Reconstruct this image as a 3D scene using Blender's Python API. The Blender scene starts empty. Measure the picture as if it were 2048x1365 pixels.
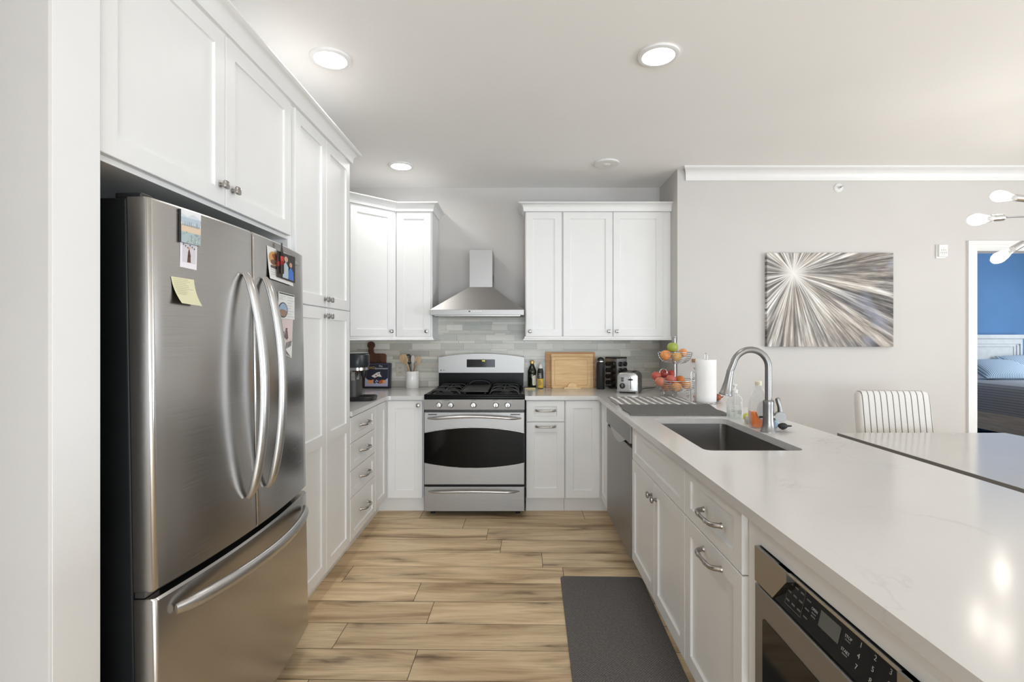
import bpy, bmesh, math, random
from mathutils import Vector, Matrix, Euler
from mathutils.geometry import tessellate_polygon

# ------------------------------------------------------------------ camera, world, light, exposure
S = bpy.context.scene
C = S.collection
FPX, VX, VY, CAMZ = 1000.0, 1037.0, 675.0, 1.355      # focal length and vanishing point in a 2048x1365 frame
cam = bpy.data.cameras.new('camera')
cam.sensor_width = 36.0
cam.lens = 36.0 * FPX / 2048.0
cam.shift_x = -(VX - 1024.0) / 2048.0
cam.shift_y = -(682.5 - VY) / 2048.0
cam.clip_start = 0.02
cam_o = bpy.data.objects.new('camera', cam)
cam_o.location = (0, 0, CAMZ)
cam_o.rotation_euler = (math.pi / 2, 0, 0)
C.objects.link(cam_o)
S.camera = cam_o
S.view_settings.view_transform = 'Standard'
S.view_settings.look = 'None'
S.view_settings.gamma = 1.0
S.view_settings.use_curve_mapping = False
S.view_settings.exposure = 0.08
try:
    S.cycles.use_denoising = True
    S.cycles.sample_clamp_indirect = 4.0
    S.cycles.max_bounces = 12
    S.cycles.diffuse_bounces = 8
    S.cycles.caustics_reflective = False
    S.cycles.caustics_refractive = False
except Exception:
    pass
w = bpy.data.worlds.new('sky')
S.world = w
w.use_nodes = True
w.node_tree.nodes['Background'].inputs[0].default_value = (0.80, 0.90, 1.0, 1)
w.node_tree.nodes['Background'].inputs[1].default_value = 1.0

def area(name, loc, target, sx, sy, power, col=(1, 1, 1), spread=180, shape='RECTANGLE'):
    l = bpy.data.lights.new(name, 'AREA')
    l.shape = shape
    l.size = sx
    if shape in ('RECTANGLE', 'ELLIPSE'):
        l.size_y = sy
    l.energy = power
    l.color = col
    l.spread = math.radians(spread)
    o = bpy.data.objects.new(name, l)
    o.location = loc
    d = Vector(target) - Vector(loc)
    o.rotation_euler = d.to_track_quat('-Z', 'Y').to_euler()
    C.objects.link(o)
    return o
# daylight through the dining side windows (right), plus an added unseen fill behind
area('window_daylight_right', (6.05, -.6, .85), (0, -.3, 6.0), 4.2, 1.2, 185, (0.84, 0.925, 1.0))
area('rear_fill_added', (.75, -3.95, 1.05), (0.2, 3, .95), 3.2, 1.9, 178, (0.84, 0.925, 1.0))
area('bedroom_daylight', (7.5, 5.6, 1.6), (5.2, 6.6, 1.0), 1.5, 1.6, 34, (0.88, 0.94, 1.0))
CAN_POWER = 3.3

# ------------------------------------------------------------------ helpers
def at(x, y, D):
    return Vector(((x - VX) * D / FPX, D, CAMZ - (y - VY) * D / FPX))
def px(x, D): return (x - VX) * D / FPX
def pz(y, D): return CAMZ - (y - VY) * D / FPX
def lin(c): return c / 12.92 if c <= 0.04045 else ((c + 0.055) / 1.055) ** 2.4
def rgb(r, g, b): return (lin(r / 255), lin(g / 255), lin(b / 255), 1.0)

def arc(cx, cy, r, a0, a1, n):
    return [(cx + r * math.cos(math.radians(a0 + (a1 - a0) * i / n)), cy + r * math.sin(math.radians(a0 + (a1 - a0) * i / n))) for i in range(n + 1)]
def rrect(x0, x1, y0, y1, r, n=5):
    return (arc(x1 - r, y1 - r, r, 0, 90, n) + arc(x0 + r, y1 - r, r, 90, 180, n) +
            arc(x0 + r, y0 + r, r, 180, 270, n) + arc(x1 - r, y0 + r, r, 270, 360, n))
def bez(p0, p1, p2, p3, n=10):
    out = []
    for i in range(n + 1):
        t = i / n
        out.append(tuple((1 - t) ** 3 * a + 3 * t * (1 - t) ** 2 * b + 3 * t * t * (1 - t) * c + t ** 3 * d for a, b, c, d in zip(p0, p1, p2, p3)))
    return out
def root_matrix(o):
    m = Matrix.Identity(4)
    while o is not None:
        m = (Matrix.Translation(o.location) @ o.rotation_euler.to_matrix().to_4x4()) @ m
        o = o.parent
    return m

class MB:
    """collects shapes and links them as ONE mesh object"""
    def __init__(self, M=None):
        self.v = []; self.f = []; self.c = []; self.M = M; self.col = None; self.mi = []; self.m = 0
    def _add(self, vs, fs):
        b = len(self.v)
        if self.M is not None:
            vs = [self.M @ Vector(p) for p in vs]
        self.v += [Vector(p) for p in vs]
        for f in fs:
            self.f.append([b + i for i in f]); self.c.append(self.col); self.mi.append(self.m)
        return self
    def box(self, x0, x1, y0, y1, z0, z1, ch=0.0):
        if x0 > x1: x0, x1 = x1, x0
        if y0 > y1: y0, y1 = y1, y0
        if z0 > z1: z0, z1 = z1, z0
        if ch <= 0:
            vs = [(x, y, z) for z in (z0, z1) for y in (y0, y1) for x in (x0, x1)]
            return self._add(vs, [(0, 2, 3, 1), (4, 5, 7, 6), (0, 1, 5, 4), (2, 6, 7, 3), (0, 4, 6, 2), (1, 3, 7, 5)])
        ch = min(ch, (x1 - x0) * .45, (y1 - y0) * .45, (z1 - z0) * .45)
        bm = bmesh.new()
        vs = [bm.verts.new(p) for p in [(x, y, z) for z in (z0, z1) for y in (y0, y1) for x in (x0, x1)]]
        for f in [(0, 2, 3, 1), (4, 5, 7, 6), (0, 1, 5, 4), (2, 6, 7, 3), (0, 4, 6, 2), (1, 3, 7, 5)]:
            bm.faces.new([vs[i] for i in f])
        bmesh.ops.bevel(bm, geom=bm.edges[:], offset=ch, segments=2 if ch < .006 else 4, profile=.5, affect='EDGES')
        self._bm(bm)
        return self
    def _bm(self, bm):
        bm.verts.index_update()
        self._add([v.co.copy() for v in bm.verts], [[v.index for v in f.verts] for f in bm.faces])
        bm.free()
    def prism(self, poly, a, b, axis='z', holes=()):
        """poly in the plane across the axis: z -> (x, y), y -> (x, z), x -> (y, z)"""
        def P(p, t):
            return (p[0], p[1], t) if axis == 'z' else ((p[0], t, p[1]) if axis == 'y' else (t, p[0], p[1]))
        loops = [list(poly)] + [list(h) for h in holes]
        vs = []; starts = []
        for L in loops:
            starts.append(len(vs)); vs += [P(p, a) for p in L]
        n = len(vs)
        vs += [P(p, b) for L in loops for p in L]
        fs = []
        if holes:
            tri = tessellate_polygon([[Vector((p[0], p[1], 0)) for p in L] for L in loops])
            for t in tri:
                fs.append(tuple(t)); fs.append(tuple(i + n for i in reversed(t)))
        else:
            fs.append(tuple(range(n))); fs.append(tuple(reversed(range(n, 2 * n))))
        for s, L in zip(starts, loops):
            k = len(L)
            for i in range(k):
                j = (i + 1) % k
                fs.append((s + i, s + j, s + j + n, s + i + n))
        return self._add(vs, fs)
    def lathe(self, prof, cx=0, cy=0, cz=0, seg=24, M=None):
        vs = []; fs = []
        for r, z in prof:
            for k in range(seg):
                a = 2 * math.pi * k / seg
                p = Vector((max(r, 1e-5) * math.cos(a), max(r, 1e-5) * math.sin(a), z))
                if M is not None: p = M @ p
                vs.append((p[0] + cx, p[1] + cy, p[2] + cz))
        for i in range(len(prof) - 1):
            for k in range(seg):
                k2 = (k + 1) % seg
                fs.append((i * seg + k, i * seg + k2, (i + 1) * seg + k2, (i + 1) * seg + k))
        if prof[0] != prof[-1]:
            fs.append(tuple(reversed(range(seg))))
            fs.append(tuple((len(prof) - 1) * seg + k for k in range(seg)))
        return self._add(vs, fs)
    def tube(self, pts, r, seg=10, closed=False, flat=None, up=None):
        """round tube along pts; r number or list; flat=(a, b) makes an elliptical section, a along 'up'"""
        pts = [Vector(p) for p in pts]
        n = len(pts)
        rs = list(r) if isinstance(r, (list, tuple)) else [r] * n
        t0 = (pts[1] - pts[0]).normalized()
        ref = Vector(up) if up is not None else (Vector((0, 0, 1)) if abs(t0.z) < .9 else Vector((1, 0, 0)))
        vs = []; fs = []
        u = None
        for i in range(n):
            if closed: t = (pts[(i + 1) % n] - pts[i - 1])
            else: t = pts[min(i + 1, n - 1)] - pts[max(i - 1, 0)]
            t.normalize()
            if u is None or up is not None:
                u = ref - t * ref.dot(t)
            else:
                u = u - t * u.dot(t)
            u.normalize()
            v = t.cross(u)
            fa, fb = flat if flat else (1, 1)
            for k in range(seg):
                a = 2 * math.pi * k / seg
                vs.append(pts[i] + u * (math.cos(a) * rs[i] * fa) + v * (math.sin(a) * rs[i] * fb))
        m = n if closed else n - 1
        for i in range(m):
            j = (i + 1) % n
            for k in range(seg):
                k2 = (k + 1) % seg
                fs.append((i * seg + k, i * seg + k2, j * seg + k2, j * seg + k))
        if not closed:
            fs.append(tuple(reversed(range(seg)))); fs.append(tuple((n - 1) * seg + k for k in range(seg)))
        return self._add(vs, fs)
    def cyl(self, p0, p1, r0, r1=None, seg=16):
        return self.tube([p0, p1], [r0, r0 if r1 is None else r1], seg)
    def ball(self, c, r, sx=1, sy=1, sz=1, seg=20, rings=12, dimple=0.0):
        vs = []; fs = []
        for i in range(rings + 1):
            th = math.pi * i / rings
            z = math.cos(th); q = math.sin(th)
            if dimple: z -= dimple * math.exp(-(q * 3.2) ** 2) * (1 if z > 0 else -.5)
            for k in range(seg):
                a = 2 * math.pi * k / seg
                vs.append((c[0] + r * sx * q * math.cos(a), c[1] + r * sy * q * math.sin(a), c[2] + r * sz * z))
        for i in range(rings):
            for k in range(seg):
                k2 = (k + 1) % seg
                fs.append((i * seg + k, (i + 1) * seg + k, (i + 1) * seg + k2, i * seg + k2))
        return self._add(vs, fs)
    def quad(self, a, b, c, d):
        return self._add([a, b, c, d], [(0, 1, 2, 3)])
    def loft(self, rings, cap0=True, cap1=True):
        n = len(rings[0]); vs = [p for r in rings for p in r]; fs = []
        for i in range(len(rings) - 1):
            for k in range(n):
                k2 = (k + 1) % n
                fs.append((i * n + k, i * n + k2, (i + 1) * n + k2, (i + 1) * n + k))
        if cap0: fs.append(tuple(reversed(range(n))))
        if cap1: fs.append(tuple((len(rings) - 1) * n + k for k in range(n)))
        return self._add(vs, fs)
    def build(self, name, mat, parent=None, smooth=35, local=False, origin=None, fixn=True):
        vs = self.v
        if parent is not None:
            if not local:
                inv = root_matrix(parent).inverted()
                vs = [inv @ p for p in vs]
            org = Vector((0, 0, 0))
        else:
            if origin is None:
                xs = [p.x for p in vs]; ys = [p.y for p in vs]; zs = [p.z for p in vs]
                origin = ((min(xs) + max(xs)) / 2, (min(ys) + max(ys)) / 2, min(zs))
            org = Vector(origin)
            vs = [p - org for p in vs]
        me = bpy.data.meshes.new(name)
        me.from_pydata([tuple(p) for p in vs], [], self.f)
        mats = mat if isinstance(mat, (list, tuple)) else [mat]
        for m in mats: me.materials.append(m)
        for p, mi in zip(me.polygons, self.mi): p.material_index = mi
        if any(c is not None for c in self.c):
            at_ = me.color_attributes.new('tint', 'FLOAT_COLOR', 'CORNER')
            for p, c in zip(me.polygons, self.c):
                for li in p.loop_indices:
                    at_.data[li].color = c or (1, 1, 1, 1)
        if fixn:
            bm = bmesh.new(); bm.from_mesh(me)
            bmesh.ops.recalc_face_normals(bm, faces=bm.faces[:])
            bm.to_mesh(me); bm.free()
        if smooth:
            for p in me.polygons: p.use_smooth = True
            try: me.set_sharp_from_angle(angle=math.radians(smooth))
            except Exception: pass
        me.update()
        o = bpy.data.objects.new(name, me)
        C.objects.link(o)
        o.location = org
        if parent is not None: o.parent = parent
        return o

def tag(o, label, cat, group=None, kind=None):
    o['label'] = label; o['category'] = cat
    if group: o['group'] = group
    if kind: o['kind'] = kind
    return o
def thing(name, label, cat, loc, rot=(0, 0, 0), group=None):
    o = bpy.data.objects.new(name, None)
    o.empty_display_size = .05
    C.objects.link(o)
    o.location = loc; o.rotation_euler = rot
    return tag(o, label, cat, group)
def struct(o):
    o['kind'] = 'structure'
    return o
def copy_thing(root):
    r = root.copy(); C.objects.link(r)
    for ch in list(root.children):
        c = ch.copy(); C.objects.link(c); c.parent = r
        for g in list(ch.children):
            d = g.copy(); C.objects.link(d); d.parent = c
    return r
def text_mesh(mb, s, size, M, depth=0.0004):
    cu = bpy.data.curves.new('txt', 'FONT')
    cu.body = s; cu.size = size; cu.align_x = 'CENTER'; cu.align_y = 'CENTER'; cu.extrude = depth; cu.resolution_u = 3
    o = bpy.data.objects.new('txt', cu); C.objects.link(o)
    dg = bpy.context.evaluated_depsgraph_get()
    me = bpy.data.meshes.new_from_object(o.evaluated_get(dg))
    mb._add([M @ v.co for v in me.vertices], [list(p.vertices) for p in me.polygons])
    bpy.data.objects.remove(o); bpy.data.curves.remove(cu); bpy.data.meshes.remove(me)
def frame(o, u, v):
    """matrix whose x runs along u, y along v, at o"""
    u = Vector(u).normalized(); v = Vector(v).normalized(); n = u.cross(v)
    M = Matrix.Identity(4)
    for i in range(3):
        M[i][0] = u[i]; M[i][1] = v[i]; M[i][2] = n[i]; M[i][3] = o[i]
    return M

# ------------------------------------------------------------------ materials
def nodes(name):
    m = bpy.data.materials.new(name); m.use_nodes = True
    nt = m.node_tree
    return m, nt, nt.nodes['Principled BSDF']
def N(nt, t, **kw):
    n = nt.nodes.new(t)
    for k, v in kw.items(): setattr(n, k, v)
    return n
def L(nt, a, b): nt.links.new(a, b)
def coords(nt, scale=(1, 1, 1), kind='Object'):
    tc = N(nt, 'ShaderNodeTexCoord'); mp = N(nt, 'ShaderNodeMapping')
    mp.inputs['Scale'].default_value = scale
    L(nt, tc.outputs[kind], mp.inputs[0])
    return mp.outputs[0]
def noise(nt, vec, scale=5, detail=4, rough=.5, dist=0):
    n = N(nt, 'ShaderNodeTexNoise')
    n.inputs['Scale'].default_value = scale; n.inputs['Detail'].default_value = detail
    n.inputs['Roughness'].default_value = rough; n.inputs['Distortion'].default_value = dist
    if vec is not None: L(nt, vec, n.inputs['Vector'])
    return n
def ramp(nt, fac, stops, interp='LINEAR'):
    r = N(nt, 'ShaderNodeValToRGB'); cr = r.color_ramp; cr.interpolation = interp
    while len(cr.elements) < len(stops): cr.elements.new(0.5)
    for e, (p, c) in zip(cr.elements, stops):
        e.position = p; e.color = c if len(c) == 4 else (*c, 1)
    L(nt, fac, r.inputs[0])
    return r.outputs[0]
def math_(nt, op, a, b=None, c=None):
    n = N(nt, 'ShaderNodeMath', operation=op)
    for i, x in enumerate((a, b, c)):
        if x is None: continue
        if isinstance(x, (int, float)): n.inputs[i].default_value = x
        else: L(nt, x, n.inputs[i])
    return n.outputs[0]
def mixc(nt, fac, a, b, mode='MIX'):
    n = N(nt, 'ShaderNodeMix', data_type='RGBA', blend_type=mode)
    for s, x in ((0, fac), (6, a), (7, b)):
        if isinstance(x, (int, float)): n.inputs[s].default_value = x
        elif isinstance(x, tuple): n.inputs[s].default_value = x
        else: L(nt, x, n.inputs[s])
    return n.outputs[2]
def bump(nt, h, strength=.2, dist=.002):
    b = N(nt, 'ShaderNodeBump'); b.inputs['Strength'].default_value = strength; b.inputs['Distance'].default_value = dist
    L(nt, h, b.inputs['Height'])
    return b.outputs[0]
def plain(name, col, rough=.5, metal=0.0, var=.03, scale=8, bmp=0.0, bscale=60, spec=.5, trans=0, ior=1.45, coat=0, alpha=1):
    m, nt, p = nodes(name)
    p.inputs['Roughness'].default_value = rough; p.inputs['Metallic'].default_value = metal
    p.inputs['Specular IOR Level'].default_value = spec
    v = coords(nt)
    nz = noise(nt, v, scale, 3)
    a = tuple(x * (1 - var) for x in col[:3]) + (1,); b = tuple(min(1, x * (1 + var)) for x in col[:3]) + (1,)
    L(nt, ramp(nt, nz.outputs[0], [(.3, a), (.7, b)]), p.inputs['Base Color'])
    if bmp:
        n2 = noise(nt, v, bscale, 3)
        L(nt, bump(nt, n2.outputs[0], bmp), p.inputs['Normal'])
    if trans:
        p.inputs['Transmission Weight'].default_value = trans; p.inputs['IOR'].default_value = ior
    if coat: p.inputs['Coat Weight'].default_value = coat
    if alpha < 1: p.inputs['Alpha'].default_value = alpha
    return m
def brushed(name, col, rough=.27, sc=(2, 2, 260), amp=.10, b=.03):
    m, nt, p = nodes(name)
    p.inputs['Metallic'].default_value = 1.0
    nz = noise(nt, coords(nt, sc), 3, 3)
    L(nt, ramp(nt, nz.outputs[0], [(.3, tuple(x * .93 for x in col[:3])), (.7, tuple(x * 1.05 for x in col[:3]))]), p.inputs['Base Color'])
    L(nt, ramp(nt, nz.outputs[0], [(.25, (rough - amp / 2,) * 3), (.75, (rough + amp / 2,) * 3)]), p.inputs['Roughness'])
    if b: L(nt, bump(nt, nz.outputs[0], b, .0006), p.inputs['Normal'])
    return m
def emis(name, col, s):
    m, nt, p = nodes(name)
    p.inputs['Base Color'].default_value = col; p.inputs['Emission Color'].default_value = col
    p.inputs['Emission Strength'].default_value = s
    return m
def stripes(name, base, line, period, width, axis=0, rough=.9, soft=.03, rot=0.0):
    m, nt, p = nodes(name)
    p.inputs['Roughness'].default_value = rough; p.inputs['Specular IOR Level'].default_value = .2
    v = coords(nt); sp = N(nt, 'ShaderNodeSeparateXYZ'); L(nt, v, sp.inputs[0])
    f = math_(nt, 'FRACT', math_(nt, 'MULTIPLY', math_(nt, 'ADD', sp.outputs[axis], 10.0), 1 / period))
    tri = math_(nt, 'ABSOLUTE', math_(nt, 'SUBTRACT', f, .5))
    col = ramp(nt, tri, [(max(0, .5 * width - soft), line), (.5 * width + soft, base)])
    nz = noise(nt, coords(nt, (1, 1, 1)), 220, 2)
    col = mixc(nt, .25, col, ramp(nt, nz.outputs[0], [(.3, (.6, .6, .6)), (.7, (1, 1, 1))]), 'MULTIPLY')
    L(nt, col, p.inputs['Base Color'])
    L(nt, bump(nt, nz.outputs[0], .25, .001), p.inputs['Normal'])
    return m

M = {}
M['white'] = plain('white_cabinet_paint', (.785, .785, .78), .38, var=.008, spec=.45)
M['wall'] = plain('grey_wall_paint', (.59, .572, .556), .85, var=.012, scale=3, bmp=.04, bscale=220, spec=.25)
M['ceiling'] = plain('ceiling_paint', (.86, .855, .85), .9, var=.008, scale=2, spec=.2)
M['trim'] = plain('white_trim_paint', (.77, .77, .77), .35, var=.006)
M['blue_wall'] = plain('blue_bedroom_paint', rgb(96, 136, 180), .85, var=.05, scale=2, spec=.2)
M['steel'] = brushed('brushed_stainless_steel', (.345, .338, .33), .43)
M['steel_dark'] = brushed('dark_stainless_steel', (.40, .39, .38), .30, sc=(2, 2, 200), amp=.04, b=0)
M['fridge_steel'] = brushed('fridge_stainless_steel', (.50, .485, .47), .24, sc=(1.5, 1.5, 300), amp=.07, b=.02)
M['steel_bright'] = brushed('bright_steel', (.52, .515, .51), .27)
M['handle_steel'] = plain('satin_steel_handle', (.56, .555, .55), .30, 1.0, var=.03)
M['nickel'] = plain('brushed_nickel', (.42, .40, .38), .28, 1.0, var=.05)
M['faucet'] = plain('brushed_nickel_faucet', (.28, .275, .27), .37, 1.0, var=.03)
M['chrome'] = plain('chrome_wire', (.56, .56, .56), .16, 1.0, var=.02)
M['black'] = plain('black_plastic', (.012, .012, .013), .35, var=.1)
M['black_matte'] = plain('matte_black', (.014, .014, .014), .6, var=.1)
M['case'] = plain('black_fridge_case', (.009, .010, .011), .45, var=.12, spec=.25)
M['enamel'] = plain('black_cooktop_enamel', (.004, .004, .004), .26, var=.1, spec=.10)
M['iron'] = plain('cast_iron_grate', (.022, .023, .022), .48, var=.15, bmp=.2, bscale=300)
M['glass_black'] = plain('black_oven_glass', (.004, .004, .004), .08, var=.05, spec=.2)
M['dark_gap'] = plain('dark_recess', (.02, .018, .016), .8)
M['rubber'] = plain('grey_rubber', (.05, .05, .05), .7)
M['white_plastic'] = plain('white_plastic', (.78, .77, .74), .4)
M['ceramic'] = plain('white_ceramic', (.82, .81, .78), .22, var=.01)
M['paper'] = plain('white_paper_towel', (.86, .855, .85), .95, var=.02, bmp=.35, bscale=90)
def m_clear(name, tint=(1, 1, 1, 1), edge=.35, refl=.9):
    m, nt, p = nodes(name)
    tr = N(nt, 'ShaderNodeBsdfTransparent'); tr.inputs[0].default_value = tint
    p.inputs['Base Color'].default_value = (.9, .9, .9, 1); p.inputs['Roughness'].default_value = .05
    lw = N(nt, 'ShaderNodeLayerWeight'); lw.inputs[0].default_value = edge
    nz = noise(nt, coords(nt), 6, 2)
    f = math_(nt, 'MULTIPLY', math_(nt, 'MULTIPLY', lw.outputs['Facing'], refl), math_(nt, 'ADD', math_(nt, 'MULTIPLY', nz.outputs[0], .1), .9))
    mx = N(nt, 'ShaderNodeMixShader'); L(nt, f, mx.inputs[0]); L(nt, tr.outputs[0], mx.inputs[1]); L(nt, p.outputs[0], mx.inputs[2])
    L(nt, mx.outputs[0], nt.nodes['Material Output'].inputs[0])
    return m
M['clearglass'] = m_clear('clear_glass', (1, 1, 1, 1), .35, .7)
M['clearplastic'] = m_clear('clear_bottle_plastic', (.93, .94, .94, 1), .45, .95)
M['bulb_glow'] = emis('glowing_filament', (1.0, .93, .82, 1), 60)
M['can_glow'] = emis('can_lamp_glow', (1.0, .97, .92, 1), 14)
M['clock'] = emis('clock_digits', (1.0, .85, .15, 1), 1.6)

def m_printed():
    m, nt, p = nodes('printed_colours')
    a = N(nt, 'ShaderNodeAttribute', attribute_name='tint')
    nz = noise(nt, coords(nt), 300, 2)
    L(nt, mixc(nt, .12, a.outputs['Color'], ramp(nt, nz.outputs[0], [(.3, (.5, .5, .5)), (.7, (1, 1, 1))]), 'MULTIPLY'), p.inputs['Base Color'])
    p.inputs['Roughness'].default_value = .55
    return m
M['printed'] = m_printed()
def m_floor():
    m, nt, p = nodes('oak_plank_floor')
    a = N(nt, 'ShaderNodeAttribute', attribute_name='tint')
    sp = N(nt, 'ShaderNodeSeparateColor'); L(nt, a.outputs['Color'], sp.inputs[0])
    tc = N(nt, 'ShaderNodeTexCoord')
    off = N(nt, 'ShaderNodeCombineXYZ')
    L(nt, math_(nt, 'MULTIPLY', sp.outputs[0], 37.0), off.inputs[0]); L(nt, math_(nt, 'MULTIPLY', sp.outputs[1], 53.0), off.inputs[1])
    ad = N(nt, 'ShaderNodeVectorMath', operation='ADD'); L(nt, tc.outputs['Object'], ad.inputs[0]); L(nt, off.outputs[0], ad.inputs[1])
    def mp(s):
        q = N(nt, 'ShaderNodeMapping'); q.inputs['Scale'].default_value = s; L(nt, ad.outputs[0], q.inputs[0]); return q.outputs[0]
    broad = noise(nt, mp((1.3, 9, 1)), 1.0, 4, .55, .7)
    fine = noise(nt, mp((5, 110, 1)), 1.0, 5, .65, .4)
    light = rgb(206, 184, 150); mid = rgb(184, 160, 127); dark = rgb(138, 114, 86)
    col = ramp(nt, broad.outputs[0], [(.30, dark), (.43, mid), (.58, light), (.8, rgb(212, 190, 156))])
    fc = ramp(nt, fine.outputs[0], [(.25, (.62, .58, .53)), (.55, (1, 1, 1))])
    col = mixc(nt, .72, col, fc, 'MULTIPLY')
    kd = noise(nt, mp((3, 8, 1)), 1.0, 3, .6)
    kv = N(nt, 'ShaderNodeVectorMath', operation='MULTIPLY_ADD')
    L(nt, kd.outputs['Color'], kv.inputs[0]); kv.inputs[1].default_value = (.55, .55, 0); L(nt, mp((.95, 4.2, 0)), kv.inputs[2])
    vo = N(nt, 'ShaderNodeTexVoronoi', voronoi_dimensions='2D'); vo.inputs['Scale'].default_value = 1.0; L(nt, kv.outputs[0], vo.inputs['Vector'])
    kf = ramp(nt, vo.outputs['Distance'], [(.01, (1, 1, 1)), (.09, (.35, .35, .35)), (.22, (0, 0, 0))])
    kf = math_(nt, 'MULTIPLY', kf, ramp(nt, fine.outputs[0], [(.3, (1, 1, 1)), (.7, (.5, .5, .5))]))
    col = mixc(nt, kf, col, rgb(84, 64, 46))
    tone = math_(nt, 'ADD', math_(nt, 'MULTIPLY', sp.outputs[2], .26), 1.10)
    tn = N(nt, 'ShaderNodeCombineColor')
    for i in range(3): L(nt, tone, tn.inputs[i])
    col = mixc(nt, 1.0, col, tn.outputs[0], 'MULTIPLY')
    L(nt, col, p.inputs['Base Color'])
    p.inputs['Roughness'].default_value = .42
    p.inputs['Specular IOR Level'].default_value = .35
    L(nt, bump(nt, fine.outputs[0], .12, .001), p.inputs['Normal'])
    return m
M['floor'] = m_floor()
M['floor_gap'] = plain('plank_joint', (.06, .045, .03), .8)
def m_tile():
    m, nt, p = nodes('stone_mosaic_tile')
    a = N(nt, 'ShaderNodeAttribute', attribute_name='tint')
    nz = noise(nt, coords(nt, (3, 3, 22)), 4, 5, .6, .5)
    L(nt, mixc(nt, .35, a.outputs['Color'], ramp(nt, nz.outputs[0], [(.3, (.72, .72, .70)), (.7, (1, 1, 1))]), 'MULTIPLY'), p.inputs['Base Color'])
    p.inputs['Roughness'].default_value = .3
    L(nt, bump(nt, nz.outputs[0], .05, .001), p.inputs['Normal'])
    return m
M['tile'] = m_tile()
def m_quartz(name, base, vein, rough=.10):
    m, nt, p = nodes(name)
    v = coords(nt)
    w1 = noise(nt, v, 1.6, 6, .6, .6)
    band = math_(nt, 'ABSOLUTE', math_(nt, 'SUBTRACT', w1.outputs[0], .5))
    msk = noise(nt, v, 2.3, 2)
    vf = math_(nt, 'MULTIPLY', ramp(nt, band, [(0, (1, 1, 1)), (.009, (0, 0, 0))]), ramp(nt, msk.outputs[0], [(.48, (0, 0, 0)), (.66, (.34, .34, .34))]))
    cl = noise(nt, v, 3, 4)
    c = ramp(nt, cl.outputs[0], [(.3, tuple(x * .965 for x in base[:3])), (.7, base)])
    L(nt, mixc(nt, vf, c, vein), p.inputs['Base Color'])
    p.inputs['Roughness'].default_value = rough
    p.inputs['Specular IOR Level'].default_value = .5
    return m
M['quartz'] = m_quartz('white_quartz', (.655, .645, .635, 1), (.42, .40, .38, 1), .15)
M['table'] = m_quartz('pale_stone_tabletop', (.56, .54, .51, 1), (.42, .40, .37, 1), .16)
M['table_edge'] = plain('dark_grey_table_edge', (.12, .11, .10), .5)
def m_wood(name, light, dark, sc=(3, 60, 60), rough=.5):
    m, nt, p = nodes(name)
    nz = noise(nt, coords(nt, sc), 1.0, 5, .6, .8)
    L(nt, ramp(nt, nz.outputs[0], [(.32, dark), (.62, light)]), p.inputs['Base Color'])
    p.inputs['Roughness'].default_value = rough
    return m
M['bamboo'] = m_wood('bamboo_board', rgb(232, 198, 146), rgb(214, 174, 120))
M['bamboo_dark'] = m_wood('dark_bamboo', rgb(205, 158, 104), rgb(170, 118, 68))
M['walnut'] = m_wood('walnut_board', rgb(98, 52, 24), rgb(62, 32, 15), (30, 30, 5))
M['utensil'] = m_wood('wooden_utensil', rgb(205, 175, 138), rgb(170, 138, 102), (40, 40, 6))
M['bedwood'] = m_wood('whitewashed_bed_wood', rgb(228, 214, 198), rgb(200, 187, 172), (3, 3, 40), .7)
def m_fabric(name, a, b, scale=260, bmp=.4, rough=.95):
    m, nt, p = nodes(name)
    v = coords(nt, (1, 1, 1))
    wv = N(nt, 'ShaderNodeTexChecker'); wv.inputs['Scale'].default_value = scale
    L(nt, v, wv.inputs['Vector'])
    nz = noise(nt, v, scale * .6, 3)
    f = math_(nt, 'ADD', math_(nt, 'MULTIPLY', wv.outputs['Fac'], .35), math_(nt, 'MULTIPLY', nz.outputs[0], .65))
    L(nt, ramp(nt, f, [(.25, a), (.75, b)]), p.inputs['Base Color'])
    p.inputs['Roughness'].default_value = rough; p.inputs['Specular IOR Level'].default_value = .15
    L(nt, bump(nt, f, bmp, .0015), p.inputs['Normal'])
    return m
M['mat_grey'] = m_fabric('charcoal_woven_mat', (.085, .079, .076), (.19, .178, .17), 170)
M['dish_grey'] = m_fabric('grey_microfibre', (.10, .10, .098), (.20, .198, .193), 200, .8)
M['towel'] = stripes('striped_towel', (.27, .265, .26, 1), (.78, .77, .76, 1), .0535, .36)
M['chair'] = stripes('ticking_stripe_fabric', (.74, .72, .69, 1), (.16, .155, .15, 1), .0405, .15, soft=.02)
M['pillow'] = stripes('blue_ticking', rgb(205, 220, 232), rgb(110, 145, 178), .022, .4, soft=.05)
M['quilt'] = stripes('dark_ribbed_quilt', (.50, .50, .52, 1), (.30, .30, .32, 1), .03, .3, axis=2, soft=.12)
M['sheet'] = plain('pale_sheet', rgb(200, 215, 230), .9)
M['headboard'] = plain('whitewashed_headboard', rgb(205, 208, 208), .6, var=.05, scale=14)
M['leg_wood'] = plain('dark_wood_leg', (.05, .032, .02), .5)
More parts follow.
